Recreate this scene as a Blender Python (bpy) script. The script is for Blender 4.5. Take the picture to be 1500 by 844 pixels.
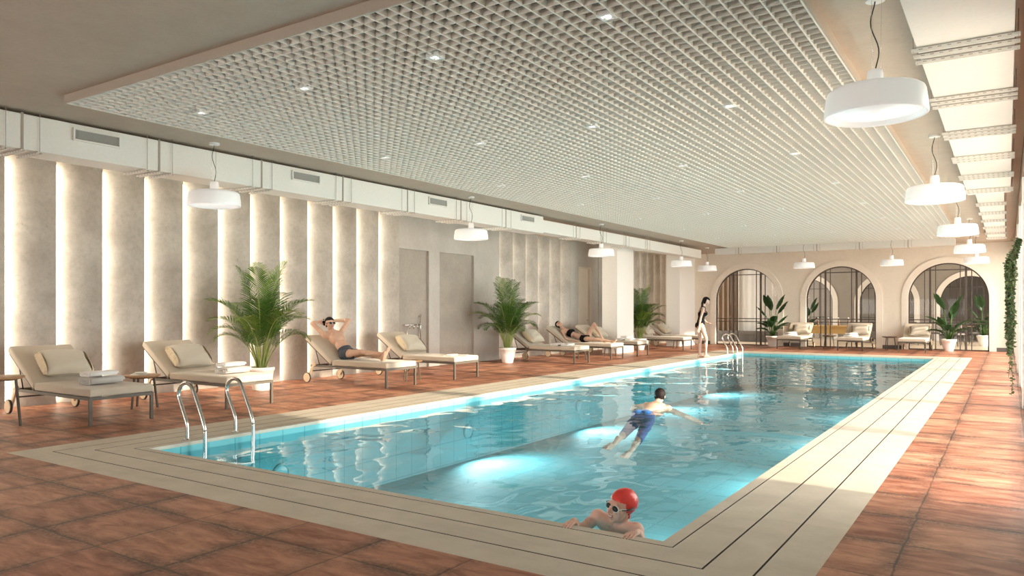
import bpy, bmesh, math, random
from mathutils import Vector, Matrix
V = Vector
PI = math.pi
S = bpy.context.scene
COL = S.collection
for o in list(bpy.data.objects):
    bpy.data.objects.remove(o)

# ------------------------------------------------------------------ camera, sky, sun, exposure
F_PX = 1099.37
cam = bpy.data.cameras.new('camera')
cam_o = bpy.data.objects.new('camera', cam)
COL.objects.link(cam_o)
cam.sensor_fit = 'HORIZONTAL'
cam.sensor_width = 36.0
cam.lens = 36.0 * F_PX / 1500.0
cam.shift_y = 30.48 / 1500.0
cam.clip_start = 0.02
cam.clip_end = 300
cam_o.location = (0, 0, 1.40)
cam_o.rotation_euler = (PI / 2, 0, 0.583569)
S.camera = cam_o

S.view_settings.view_transform = 'Standard'
S.view_settings.look = 'None'
S.view_settings.gamma = 1.0
S.view_settings.use_curve_mapping = False
S.view_settings.exposure = 0.20
S.cycles.max_bounces = 10
S.cycles.diffuse_bounces = 5
S.cycles.glossy_bounces = 5
S.cycles.transparent_max_bounces = 16
S.cycles.transmission_bounces = 6
S.cycles.sample_clamp_indirect = 6
S.cycles.caustics_reflective = False
S.cycles.caustics_refractive = False

W = bpy.data.worlds.new('sky')
S.world = W
W.use_nodes = True
wn = W.node_tree.nodes
bg = wn['Background']
bg.inputs[0].default_value = (1.0, 0.965, 0.92, 1)
bg.inputs[1].default_value = 8.5

sun_d = bpy.data.lights.new('sun', 'SUN')
sun_d.energy = 10.5
sun_d.angle = math.radians(2.0)
sun_d.color = (1.0, 0.84, 0.66)
sun = bpy.data.objects.new('sun', sun_d)
COL.objects.link(sun)
SUN_EL, SUN_AZ = math.radians(15.0), math.radians(3.0)
sdir = V((-math.cos(SUN_EL) * math.cos(SUN_AZ), math.cos(SUN_EL) * math.sin(SUN_AZ), -math.sin(SUN_EL)))
sun.rotation_euler = sdir.to_track_quat('-Z', 'Y').to_euler()
sun.location = (20, 12, 8)


# ------------------------------------------------------------------ materials
class NT:
    def __init__(s, name):
        s.m = bpy.data.materials.new(name)
        s.m.use_nodes = True
        s.t = s.m.node_tree
        s.t.nodes.clear()
        s.out = s.t.nodes.new('ShaderNodeOutputMaterial')

    def n(s, typ, **kw):
        nd = s.t.nodes.new('ShaderNode' + typ)
        for k, v in kw.items():
            setattr(nd, k, v)
        return nd

    def l(s, a, b):
        s.t.links.new(a, b)

    def put(s, sock, v):
        if isinstance(v, (int, float)):
            sock.default_value = v
        elif isinstance(v, (tuple, list)):
            sock.default_value = (*v, 1) if len(v) == 3 and len(sock.default_value) == 4 else v
        else:
            s.l(v, sock)

    def math(s, op, a, b=0.0, c=None, clamp=False):
        nd = s.n('Math', operation=op, use_clamp=clamp)
        s.put(nd.inputs[0], a)
        s.put(nd.inputs[1], b)
        if c is not None:
            s.put(nd.inputs[2], c)
        return nd.outputs[0]

    def mix(s, f, a, b, blend='MIX'):
        nd = s.n('Mix', data_type='RGBA', blend_type=blend)
        s.put(nd.inputs[0], f)
        s.put(nd.inputs[6], a)
        s.put(nd.inputs[7], b)
        return nd.outputs[2]

    def coord(s, kind='Object'):
        return s.n('TexCoord').outputs[kind]

    def mapping(s, vec, scale):
        nd = s.n('Mapping')
        s.l(vec, nd.inputs[0])
        nd.inputs['Scale'].default_value = scale
        return nd.outputs[0]

    def noise(s, vec, scale, detail=4, rough=0.55, dist=0.0):
        nd = s.n('TexNoise')
        s.l(vec, nd.inputs['Vector'])
        nd.inputs['Scale'].default_value = scale
        nd.inputs['Detail'].default_value = detail
        nd.inputs['Roughness'].default_value = rough
        nd.inputs['Distortion'].default_value = dist
        return nd.outputs[0]

    def ramp(s, f, lo, hi):
        nd = s.n('MapRange')
        s.put(nd.inputs[0], f)
        nd.inputs[1].default_value = lo
        nd.inputs[2].default_value = hi
        return nd.outputs[0]

    def bump(s, h, strength, dist=0.01):
        nd = s.n('Bump')
        nd.inputs['Strength'].default_value = strength
        nd.inputs['Distance'].default_value = dist
        s.l(h, nd.inputs['Height'])
        return nd.outputs[0]

    def bsdf(s, color, rough=0.5, metal=0.0, normal=None, spec=0.5, emit=None, estr=0.0, sss=0.0, coat=0.0):
        b = s.n('BsdfPrincipled')
        s.put(b.inputs['Base Color'], color)
        s.put(b.inputs['Roughness'], rough)
        s.put(b.inputs['Metallic'], metal)
        b.inputs['Specular IOR Level'].default_value = spec
        if normal is not None:
            s.l(normal, b.inputs['Normal'])
        if emit:
            s.put(b.inputs['Emission Color'], emit)
            b.inputs['Emission Strength'].default_value = estr
        if coat:
            b.inputs['Coat Weight'].default_value = coat
        s.l(b.outputs[0], s.out.inputs[0])
        return b


def plain(name, c, rough=0.5, metal=0.0, var=0.06, scale=30, spec=0.5, bump=0.0):
    t = NT(name)
    nz = t.noise(t.coord(), scale, 4)
    col = t.mix(nz, tuple(x * (1 - var) for x in c), tuple(min(1, x * (1 + var)) for x in c))
    nm = t.bump(nz, bump, 0.004) if bump else None
    t.bsdf(col, rough, metal, nm, spec)
    return t.m


def emitter(name, c, strength, base=(.9, .9, .9)):
    t = NT(name)
    t.bsdf(base, 0.4, emit=c, estr=strength)
    return t.m


def m_terracotta():
    t = NT('terracotta_tiles')
    co = t.coord()
    sep = t.n('SeparateXYZ')
    t.l(co, sep.inputs[0])
    wob = t.math('MULTIPLY', t.math('SUBTRACT', t.noise(co, 5.0, 3), 0.5), 0.035)
    P = 0.662
    ux = t.math('DIVIDE', t.math('ADD', t.math('ADD', sep.outputs[0], 0.51), wob), P)
    uy = t.math('DIVIDE', t.math('ADD', t.math('SUBTRACT', sep.outputs[1], 2.34), wob), P)
    fx, fy = t.math('FRACT', ux), t.math('FRACT', uy)
    ix, iy = t.math('FLOOR', ux), t.math('FLOOR', uy)
    cmb = t.n('CombineXYZ')
    t.l(ix, cmb.inputs[0])
    t.l(iy, cmb.inputs[1])
    wnz = t.n('TexWhiteNoise', noise_dimensions='2D')
    t.l(cmb.outputs[0], wnz.inputs[0])
    ex = t.math('SUBTRACT', 0.5, t.math('ABSOLUTE', t.math('SUBTRACT', fx, 0.5)))
    ey = t.math('SUBTRACT', 0.5, t.math('ABSOLUTE', t.math('SUBTRACT', fy, 0.5)))
    e = t.math('MINIMUM', ex, ey)
    streak = t.noise(t.mapping(co, (1.2, 4.0, 1)), 2.6, 6, 0.62, 0.6)
    fine = t.noise(co, 38, 5, 0.65)
    base = t.mix(t.ramp(wnz.outputs[0], .1, .9), (.27, .064, .031), (.66, .30, .18))
    base = t.mix(t.ramp(streak, .36, .64), t.mix(0.6, base, (.15, .042, .022)), t.mix(0.45, base, (.74, .42, .27)))
    base = t.mix(t.math('MULTIPLY', fine, .35), base, (.30, .12, .07))
    dirt_n = t.noise(co, 1.7, 5, 0.6)
    dirt = t.math('MULTIPLY', t.ramp(e, .20, .0), t.ramp(dirt_n, .34, .54), clamp=True)
    dirt = t.math('MULTIPLY', dirt, t.ramp(fine, .2, .6), clamp=True)
    base = t.mix(t.math('MULTIPLY', dirt, .92, clamp=True), base, (.06, .033, .023))
    gr = t.math('MULTIPLY', t.ramp(e, .013, .006), t.ramp(dirt_n, .2, .5), clamp=True)
    base = t.mix(t.math('MULTIPLY', gr, .85, clamp=True), base, (.065, .035, .025))
    h = t.math('ADD', t.ramp(e, 0, .03), t.math('MULTIPLY', streak, .5))
    nm = t.bump(h, .35, .004)
    rg = t.math('ADD', .34, t.math('MULTIPLY', fine, .22))
    t.bsdf(base, rg, 0, nm, .22)
    return t.m


def m_plaster(name, a, b, spot, sc=1.0):
    t = NT(name)
    co = t.coord()
    n1 = t.noise(co, 1.6 * sc, 7, .62, .3)
    n2 = t.noise(co, 14 * sc, 6, .7)
    n3 = t.noise(t.mapping(co, (1, 1, .6)), 5 * sc, 6, .75, 1.2)
    col = t.mix(t.ramp(n1, .3, .7), a, b)
    col = t.mix(t.math('MULTIPLY', t.ramp(n2, .45, .75), .35), col, spot)
    pit = t.math('MULTIPLY', t.ramp(n3, .62, .70), t.ramp(n2, .5, .62), clamp=True)
    col = t.mix(t.math('MULTIPLY', pit, .6), col, tuple(x * .55 for x in spot))
    t.bsdf(col, .8, 0, t.bump(n2, .25, .006), .25)
    return t.m


def m_stone(name, a, b):
    t = NT(name)
    co = t.coord()
    n1 = t.noise(t.mapping(co, (1, 1, 1)), 3.0, 6, .6, .4)
    n2 = t.noise(co, 45, 5, .7)
    n3 = t.noise(t.mapping(co, (.6, 2.4, 1)), 2.2, 6, .6, .8)
    col = t.mix(t.ramp(n1, .3, .72), a, b)
    col = t.mix(t.math('MULTIPLY', t.ramp(n3, .5, .75), .35), col, tuple(x * .72 for x in a))
    col = t.mix(t.math('MULTIPLY', t.ramp(n2, .55, .75), .3), col, tuple(x * .6 for x in a))
    t.bsdf(col, .5, 0, t.bump(n2, .15, .003), .35)
    return t.m


def m_pool_tile():
    t = NT('pool_mosaic')
    co = t.coord()
    sep = t.n('SeparateXYZ')
    t.l(co, sep.inputs[0])
    es = []
    for i in range(3):
        f = t.math('FRACT', t.math('DIVIDE', sep.outputs[i], .33))
        es.append(t.math('SUBTRACT', .5, t.math('ABSOLUTE', t.math('SUBTRACT', f, .5))))
    geo = t.n('NewGeometry')
    sn = t.n('SeparateXYZ')
    t.l(geo.outputs['Normal'], sn.inputs[0])
    # ignore the axis the face looks along
    es = [t.math('ADD', es[i], t.math('ABSOLUTE', sn.outputs[i])) for i in range(3)]
    e = t.math('MINIMUM', t.math('MINIMUM', es[0], es[1]), es[2])
    nz = t.noise(co, 1.3, 5)
    col = t.mix(nz, (.17, .53, .58), (.24, .61, .65))
    col = t.mix(t.math('MULTIPLY', t.ramp(e, .03, .012), .7, clamp=True), col, (.09, .36, .41))
    t.bsdf(col, .7, 0, None, .1)
    return t.m


def m_water():
    t = NT('water')
    co = t.coord()
    w1 = t.noise(t.mapping(co, (1.0, 1.0, 1)), .95, 2, .4, .5)
    w2 = t.noise(t.mapping(co, (1.25, .9, 1)), 2.5, 1, .4, .6)
    h = t.math('ADD', w1, t.math('MULTIPLY', w2, .30))
    nm = t.bump(h, .75, .048)
    tr = t.n('BsdfTransparent')
    tr.inputs[0].default_value = (.74, .91, .93, 1)
    gl = t.n('BsdfGlossy')
    gl.inputs['Roughness'].default_value = .015
    t.l(nm, gl.inputs['Normal'])
    fr = t.n('Fresnel')
    fr.inputs[0].default_value = 1.42
    t.l(nm, fr.inputs['Normal'])
    mx = t.n('MixShader')
    t.l(fr.outputs[0], mx.inputs[0])
    t.l(tr.outputs[0], mx.inputs[1])
    t.l(gl.outputs[0], mx.inputs[2])
    t.l(mx.outputs[0], t.out.inputs[0])
    return t.m


def m_glass(tint=(.93, .93, .92)):
    t = NT('window_glass')
    tr = t.n('BsdfTransparent')
    tr.inputs[0].default_value = (*tint, 1)
    gl = t.n('BsdfGlossy')
    gl.inputs['Roughness'].default_value = .01
    fr = t.n('Fresnel')
    fr.inputs[0].default_value = 1.45
    f = t.math('MULTIPLY', fr.outputs[0], .22)
    mx = t.n('MixShader')
    t.l(f, mx.inputs[0])
    t.l(tr.outputs[0], mx.inputs[1])
    t.l(gl.outputs[0], mx.inputs[2])
    t.l(mx.outputs[0], t.out.inputs[0])
    return t.m


def m_fabric(name, c, sc=220):
    t = NT(name)
    co = t.coord()
    n1 = t.noise(co, 3, 4)
    n2 = t.noise(co, sc, 3, .7)
    col = t.mix(n1, tuple(x * .93 for x in c), tuple(min(1, x * 1.05) for x in c))
    col = t.mix(t.math('MULTIPLY', n2, .3), col, tuple(x * .7 for x in c))
    b = t.bsdf(col, .9, 0, t.bump(n2, .25, .002), .15)
    b.inputs['Sheen Weight'].default_value = .2
    return t.m


def m_wood(name, a, b, axis=(1, 12, 12)):
    t = NT(name)
    co = t.mapping(t.coord(), axis)
    n1 = t.noise(co, 5, 6, .6, .8)
    t.bsdf(t.mix(t.ramp(n1, .3, .7), a, b), .45, 0, t.bump(n1, .15, .002), .4)
    return t.m


def m_skin(name, c, c2):
    t = NT(name)
    co = t.coord()
    n1 = t.noise(co, 12, 4)
    b = t.bsdf(t.mix(t.ramp(n1, .3, .7), c, c2), .5, 0, None, .35)
    b.inputs['Subsurface Weight'].default_value = .12
    b.inputs['Subsurface Radius'].default_value = (.02, .008, .004)
    b.inputs['Subsurface Scale'].default_value = .5
    return t.m


def m_leaf(name, a, b, sc=9):
    t = NT(name)
    n1 = t.noise(t.coord(), sc, 3)
    bs = t.bsdf(t.mix(t.ramp(n1, .3, .7), a, b), .42, 0, None, .4)
    tl = t.n('BsdfTranslucent')
    t.put(tl.inputs[0], tuple(min(1, x * 1.7) for x in b))
    mx = t.n('MixShader')
    mx.inputs[0].default_value = .22
    t.l(bs.outputs[0], mx.inputs[1])
    t.l(tl.outputs[0], mx.inputs[2])
    t.l(mx.outputs[0], t.out.inputs[0])
    return t.m


M = dict(
    terracotta=m_terracotta(),
    coping=m_stone('travertine', (.57, .505, .405), (.67, .60, .495)),
    groove=plain('dark_groove', (.05, .04, .03), .8),
    pool=m_pool_tile(),
    band=m_pool_tile(),
    water=m_water(),
    glass=m_glass(),
    flute=m_plaster('travertine_plaster', (.39, .35, .30), (.60, .56, .50), (.26, .22, .175)),
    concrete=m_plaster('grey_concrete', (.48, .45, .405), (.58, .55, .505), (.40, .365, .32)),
    cream=m_plaster('cream_plaster', (.74, .68, .585), (.80, .74, .645), (.66, .59, .49), .7),
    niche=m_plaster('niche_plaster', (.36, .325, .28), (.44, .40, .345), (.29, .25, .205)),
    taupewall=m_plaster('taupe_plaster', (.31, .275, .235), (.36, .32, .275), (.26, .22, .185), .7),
    arch=m_plaster('pale_stone', (.80, .74, .65), (.85, .79, .70), (.70, .63, .53), .8),
    ceil=m_plaster('tan_ceiling', (.47, .395, .32), (.52, .445, .365), (.38, .31, .25), 2.5),
    ceil2=plain('tan_paint', (.46, .395, .325), .7),
    cell_shade=plain('grid_cell_shade', (.05, .04, .032), .9, spec=.1),  # dark colour standing in for the shade inside the grid cells
    grid=plain('warm_white_metal', (.80, .765, .70), .5),
    duct=plain('duct_paint', (.74, .725, .68), .5),
    ductdark=plain('duct_seam', (.36, .31, .26), .6),
    mesh=plain('vent_mesh', (.38, .37, .34), .7),
    white=plain('white_paint', (.84, .83, .80), .5),
    column=plain('white_column', (.92, .895, .85), .6),
    brown=plain('brown_header', (.26, .16, .10), .6),
    black=plain('black_metal', (.025, .022, .02), .4),
    frame=plain('bronze_frame', (.075, .058, .045), .45),
    taupe=plain('taupe_metal', (.105, .09, .07), .45, .0, spec=.3),
    steel=plain('brushed_steel', (.72, .71, .69), .22, 1.0),
    seat=m_fabric('beige_canvas', (.53, .465, .375)),
    pillow=m_fabric('linen_pillow', (.60, .54, .44)),
    pillow2=m_fabric('cream_ruffle', (.72, .60, .42)),
    towelw=m_fabric('white_towel', (.84, .83, .80), 160),
    towelg=m_fabric('grey_towel', (.56, .54, .51), 160),
    paper=plain('paper', (.75, .72, .66), .6),
    inkc=plain('magazine_cover', (.45, .30, .22), .4, 0, .5, 14),
    wood=m_wood('oak', (.36, .20, .10), (.50, .31, .17)),
    woodl=m_wood('pale_wood', (.55, .42, .27), (.66, .52, .36)),
    woodd=m_wood('walnut', (.12, .07, .045), (.20, .12, .075)),
    pot=plain('white_ceramic', (.84, .82, .78), .4, 0, .03, 8),
    soil=plain('soil', (.035, .024, .017), .95, 0, .5, 60, bump=.8),
    palm=m_leaf('palm_green', (.022, .065, .012), (.065, .145, .022)),
    palm_y=m_leaf('palm_light_green', (.09, .19, .025), (.20, .29, .05)),
    stalk=m_leaf('palm_stalk', (.26, .33, .09), (.40, .44, .15)),
    bop=m_leaf('dark_green_leaf', (.008, .028, .010), (.022, .062, .018)),
    vine=m_leaf('vine_green', (.04, .072, .03), (.10, .145, .06)),
    vinestem=plain('vine_stem', (.14, .12, .06), .7),
    skin_m=m_skin('tanned_skin', (.58, .36, .26), (.64, .42, .31)),
    skin_w=m_skin('fair_skin', (.56, .365, .28), (.62, .41, .325)),
    skin_c=m_skin('rosy_skin', (.74, .45, .35), (.80, .52, .41)),
    stubble=m_skin('stubbled_skin', (.42, .255, .185), (.47, .29, .21)),
    lip=plain('lips', (.48, .17, .14), .4),
    teeth=plain('teeth', (.85, .82, .76), .3),
    hair=plain('dark_hair', (.014, .009, .008), .6, 0, .4, 60, spec=.12, bump=.4),
    brow=plain('eyebrow', (.05, .03, .02), .7),
    trunks=m_fabric('charcoal_trunks', (.055, .065, .085), 90),
    blue=m_fabric('blue_trunks', (.02, .12, .34), 40),
    swim=plain('black_swimwear', (.010, .010, .011), .8, spec=.08),
    cap=plain('red_silicone', (.78, .06, .05), .22, 0, .05, 8),
    lens=plain('dark_lens', (.02, .022, .03), .08),
    curtw=m_fabric('white_curtain', (.80, .79, .76), 40),
    curtb=m_fabric('brown_curtain', (.24, .17, .12), 40),
    terrace=plain('terrace_paving', (.62, .57, .50), .8),
    lobby_floor=plain('pale_stone_floor', (.58, .49, .38), .35, 0, .08, 3),
    grey=plain('grey_upholstery', (.14, .125, .115), .8),
    ochre=m_wood('ochre_wood', (.50, .33, .12), (.62, .43, .18)),
    led=emitter('warm_led', (1.0, .88, .72), 11.5),
    led2=emitter('soft_led', (1.0, .88, .72), 3.6),
    diff=emitter('lamp_diffuser', (1.0, .98, .95), .42),
    shade=emitter('lamp_shade', (1.0, .96, .92), .16),
    spot=emitter('downlight_glow', (1.0, .98, .94), 3.0),
    plight=emitter('pool_lamp', (.25, .72, .80), .25, (.15, .42, .46)),
)


# ------------------------------------------------------------------ mesh builder
class MB:
    def __init__(s):
        s.v, s.f, s.mi, s.sm = [], [], [], []
        s.mat = 0
        s.smooth = False

    def add(s, vs, fs):
        o = len(s.v)
        s.v += [tuple(v) for v in vs]
        for f in fs:
            s.f.append([i + o for i in f])
            s.mi.append(s.mat)
            s.sm.append(s.smooth)
        return s

    def box(s, x0, x1, y0, y1, z0, z1, Mx=None):
        vs = [V((x, y, z)) for z in (z0, z1) for y in (y0, y1) for x in (x0, x1)]
        if Mx:
            vs = [Mx @ v for v in vs]
        return s.add(vs, [(0, 2, 3, 1), (4, 5, 7, 6), (0, 1, 5, 4), (2, 6, 7, 3), (0, 4, 6, 2), (1, 3, 7, 5)])

    def bar(s, a, b, w, h=None, up=V((0, 0, 1))):
        a, b = V(a), V(b)
        h = h or w
        d = (b - a)
        L = d.length
        d.normalize()
        if abs(d.dot(up)) > .98:
            up = V((1, 0, 0))
        x = d.cross(up).normalized()
        y = x.cross(d)
        Mx = Matrix((x, d, y)).transposed().to_4x4()
        Mx.translation = a
        return s.box(-w / 2, w / 2, 0, L, -h / 2, h / 2, Mx)

    def tube(s, pts, r, n=8, cap=True):
        pts = [V(p) for p in pts]
        k = len(pts)
        rs = r if isinstance(r, (list, tuple)) else [r] * k
        vs, fs = [], []
        up = None
        for i, p in enumerate(pts):
            d = (pts[min(i + 1, k - 1)] - pts[max(i - 1, 0)]).normalized()
            if up is None:
                up = V((0, 0, 1)) if abs(d.z) < .9 else V((1, 0, 0))
            x = d.cross(up).normalized()
            up = x.cross(d).normalized()
            for j in range(n):
                a = 2 * PI * j / n
                vs.append(p + (x * math.cos(a) + up * math.sin(a)) * rs[i])
        for i in range(k - 1):
            for j in range(n):
                j2 = (j + 1) % n
                fs.append((i * n + j, i * n + j2, (i + 1) * n + j2, (i + 1) * n + j))
        if cap:
            fs.append(tuple(range(n - 1, -1, -1)))
            fs.append(tuple((k - 1) * n + j for j in range(n)))
        sm = s.smooth
        s.smooth = True
        s.add(vs, fs)
        s.smooth = sm
        return s

    def lathe(s, prof, c=(0, 0, 0), n=32, Mx=None, caps=(1, 1)):
        vs, fs = [], []
        for r, z in prof:
            for j in range(n):
                a = 2 * PI * j / n
                p = V((r * math.cos(a), r * math.sin(a), z))
                vs.append((Mx @ p if Mx else p) + V(c))
        for i in range(len(prof) - 1):
            for j in range(n):
                j2 = (j + 1) % n
                fs.append((i * n + j, i * n + j2, (i + 1) * n + j2, (i + 1) * n + j))
        if caps[0]:
            fs.append(tuple(range(n - 1, -1, -1)))
        if caps[1]:
            fs.append(tuple((len(prof) - 1) * n + j for j in range(n)))
        return s.add(vs, fs)

    def ell(s, c, rad, ax=None, nu=20, nv=12):
        c = V(c)
        ax = ax or (V((1, 0, 0)), V((0, 1, 0)), V((0, 0, 1)))
        vs, fs = [], []
        for i in range(nv + 1):
            th = PI * i / nv
            for j in range(nu):
                ph = 2 * PI * j / nu
                q = (rad[0] * math.sin(th) * math.cos(ph), rad[1] * math.sin(th) * math.sin(ph), rad[2] * math.cos(th))
                vs.append(c + ax[0] * q[0] + ax[1] * q[1] + ax[2] * q[2])
        for i in range(nv):
            for j in range(nu):
                j2 = (j + 1) % nu
                fs.append((i * nu + j, (i + 1) * nu + j, (i + 1) * nu + j2, i * nu + j2))
        return s.add(vs, fs)

    def cone(s, a, b, ra, rb):
        """capsule between two spheres"""
        a, b = V(a), V(b)
        d = (b - a)
        L = d.length
        if L < 1e-6:
            return s.ell(a, (ra, ra, ra))
        d.normalize()
        pts, rs = [], []
        for i in range(6):
            t = -PI / 2 + i * (PI / 2) / 6
            pts.append(a + d * (ra * math.sin(t)))
            rs.append(max(ra * math.cos(t), 1e-4))
        for i in range(1, 6):
            t = i / 6
            pts.append(a + d * L * t)
            rs.append(ra + (rb - ra) * t)
        for i in range(7):
            t = i * (PI / 2) / 6
            pts.append(b + d * (rb * math.sin(t)))
            rs.append(max(rb * math.cos(t), 1e-4))
        return s.tube(pts, rs, 14)

    def build(s, name, mat, parent=None, bevel=0, seg=2, smooth=None):
        me = bpy.data.meshes.new(name)
        me.from_pydata(s.v, [], s.f)
        mats = mat if isinstance(mat, (list, tuple)) else [mat]
        for m in mats:
            me.materials.append(m)
        me.polygons.foreach_set('material_index', s.mi)
        me.polygons.foreach_set('use_smooth', [True] * len(s.f) if smooth else s.sm)
        me.update()
        o = bpy.data.objects.new(name, me)
        COL.objects.link(o)
        if parent:
            o.parent = parent
        if bevel:
            b = o.modifiers.new('bevel', 'BEVEL')
            b.width = bevel
            b.segments = seg
            b.limit_method = 'ANGLE'
            me.polygons.foreach_set('use_smooth', [True] * len(s.f))
            b.harden_normals = True
        return o


def tag(o, label=None, cat=None, group=None, kind=None):
    if label:
        o['label'] = label
    if cat:
        o['category'] = cat
    if group:
        o['group'] = group
    if kind:
        o['kind'] = kind
    return o


def thing(name, label, cat, loc=(0, 0, 0), rz=0, group=None):
    o = bpy.data.objects.new(name, None)
    o.empty_display_size = .1
    COL.objects.link(o)
    o.location = loc
    o.rotation_euler = (0, 0, rz)
    return tag(o, label, cat, group)


def struct(o, label=None):
    return tag(o, label, kind='structure')


def dup(o, parent=None):
    c = o.copy()
    COL.objects.link(c)
    if parent:
        c.parent = parent
    for ch in list(o.children):
        dup(ch, c)
    return c


def place(o, loc, rz=0, label=None, group=None):
    o.location = loc
    o.rotation_euler = (0, 0, rz)
    if label:
        o['label'] = label
    if group:
        o['group'] = group
    return o


# ------------------------------------------------------------------ dimensions
CEIL = 3.585
PX0, PX1, PY0, PY1 = -7.18, -1.73, 4.27, 24.35       # pool edge
CX0, CX1, CY0, CY1 = -8.12, -0.84, 3.38, 25.10       # coping edge
WATER = -0.10
WX = -11.72                                          # left wall face
RX = 0.17                                            # right wall face
FY = 29.2                                            # far wall face

# ------------------------------------------------------------------ floor, coping, pool
b = MB()
for x0, x1, y0, y1 in ((-13, CX0, -3, FY + .3), (CX1, .9, -3, FY + .3), (CX0, CX1, -3, CY0), (CX0, CX1, CY1, FY + .3)):
    b.box(x0, x1, y0, y1, -.12, 0)
struct(b.build('floor', M['terracotta']), 'worn terracotta tile floor around the pool')


def ring(b, o, i, z, zb, mi=0, mo=0):
    """frame between outer rect o and inner rect i (x0,x1,y0,y1)"""
    O = [(o[0], o[2]), (o[1], o[2]), (o[1], o[3]), (o[0], o[3])]
    I = [(i[0], i[2]), (i[1], i[2]), (i[1], i[3]), (i[0], i[3])]
    for k in range(4):
        k2 = (k + 1) % 4
        q = [O[k], O[k2], I[k2], I[k]]
        b.add([(x, y, zb) for x, y in q] + [(x, y, z) for x, y in q],
              [(3, 2, 1, 0), (4, 5, 6, 7), (0, 1, 5, 4), (1, 2, 6, 5), (2, 3, 7, 6), (3, 0, 4, 7)])
        b.mi[-4] = mo or b.mi[-4]
        b.mi[-2] = mi or b.mi[-2]


def inset(l, r, n, f):
    return (CX0 + l, CX1 - r, CY0 + n, CY1 - f)


b = MB()
g = .006
ring(b, inset(0, 0, 0, 0), inset(.31 - g, .27 - g, .28 - g, .22 - g), 0.001, -.12, 1, 0)
ring(b, inset(.31 + g, .27 + g, .28 + g, .22 + g), inset(.57 - g, .53 - g, .55 - g, .43 - g), 0.001, -.12, 1, 1)
ring(b, inset(.57 + g, .53 + g, .55 + g, .43 + g), inset(.82 - g, .80 - g, .81 - g, .65 - g), 0.001, -.12, 1, 1)
ring(b, inset(.82 + g * .6, .80 + g * .6, .81 + g * .6, .65 + g * .6), (PX0, PX1, PY0, PY1), 0.001, -.035, 0, 1)
b.mat = 1
ring(b, inset(.2, .2, .2, .2), inset(.86, .84, .85, .7), -.025, -.13)
cop = struct(b.build('pool_coping', [M['coping'], M['groove']]), 'pale stone coping with dark drainage slots around the pool')

b = MB()
D = -1.02
x0, x1, y0, y1 = PX0 - .004, PX1 + .004, PY0 - .004, PY1 + .004
b.add([(x0, y0, D), (x1, y0, D), (x1, y1, D), (x0, y1, D)], [(0, 1, 2, 3)])
for (a, c) in (((x0, y0), (x1, y0)), ((x1, y0), (x1, y1)), ((x1, y1), (x0, y1)), ((x0, y1), (x0, y0))):
    b.add([(*a, D), (*c, D), (*c, -.036), (*a, -.036)], [(3, 2, 1, 0)])
# outside shell so that the basin has thickness
b.box(PX0 - .15, PX1 + .15, PY0 - .15, PY1 + .15, D - .15, D - .05)
struct(b.build('pool_basin', M['pool']), 'turquoise mosaic pool basin')

b = MB()
b.add([(x0, y0, WATER), (x1, y0, WATER), (x1, y1, WATER), (x0, y1, WATER)], [(0, 1, 2, 3)])
tag(b.build('pool_water', M['water']), 'clear turquoise water with gentle ripples filling the long pool', 'water', kind='stuff')

# ------------------------------------------------------------------ left wall: flutes, niches, door
def flute_run(b, y0, n, pitch=.68, dep=.15):
    """sawtooth panels: recessed at the near edge, standing out at the far edge"""
    for k in range(n):
        ya, yb = y0 + k * pitch, y0 + (k + 1) * pitch
        m = 10
        vs, fs = [], []
        for i in range(m + 1):
            t = i / m
            x = WX - dep * (1 - t) ** 1.6 + .02 * math.sin(PI * t)
            y = ya + (yb - ya) * t
            vs += [(x, y, 0), (x, y, CEIL)]
        vs += [(WX - dep, yb, 0), (WX - dep, yb, CEIL)]
        for i in range(m + 1):
            fs.append((2 * i, 2 * i + 1, 2 * i + 3, 2 * i + 2))
        b.smooth = True
        b.add(vs, fs[:m])
        b.smooth = False
        b.add(vs, fs[m:])


b = MB()
RUNS = [(4.86 - .68 * 3, 15), (17.11, 6), (25.23, 6)]
RUN_END = [RUNS[0][0] + .68 * 15, 17.11 + .68 * 6, 25.23 + .68 * 6]
for y0, n in RUNS:
    flute_run(b, y0, n)
b.box(WX - .30, WX - .16, -3, FY + .3, 0, CEIL)               # backing
b.box(WX - .16, WX, -3, RUNS[0][0], 0, CEIL)
wl = b.build('wall_left', M['flute'])
struct(wl, 'plaster wall of tall fluted panels lit from their grooves')
# flat grey part with two niches
b = MB()
NA, NB, NC, ND, NE, NF = RUN_END[0], 13.01, 14.09, 14.50, 15.93, 17.11
nd = .07
ntop = 2.80
b.box(WX - .16, WX, NA, NB, 0, CEIL)
b.box(WX - .16, WX, NC, ND, 0, CEIL)
b.box(WX - .16, WX, NE, NF, 0, CEIL)
b.box(WX - .16, WX, NB, NC, ntop, CEIL)
b.box(WX - .16, WX, ND, NE, ntop, CEIL)
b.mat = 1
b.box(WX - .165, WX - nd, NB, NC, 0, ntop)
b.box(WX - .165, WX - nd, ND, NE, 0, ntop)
b.mat = 0
DY0, DY1, DZ = 21.70, 22.58, 2.78
b.box(WX - .16, WX, RUN_END[1], DY0, 0, CEIL)
b.box(WX - .16, WX, DY1, 25.23, 0, CEIL)
b.box(WX - .16, WX, DY0, DY1, DZ, CEIL)
b.box(WX - .16, WX, RUN_END[2], FY + .3, 0, CEIL)
b.box(WX, WX + .02, 23.1, 23.14, 0, CEIL)
wc = b.build('wall_left_recess', [M['concrete'], M['niche']])
struct(wc, 'flat grey concrete wall with two tall niches')
dr = bpy.data.objects.new('door_1', None)
COL.objects.link(dr)
struct(dr, 'plain cream door set in the grey left wall')
b = MB()
b.box(WX - .13, WX - .10, DY0 + .03, DY1 - .03, 0.01, DZ - .03)
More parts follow.
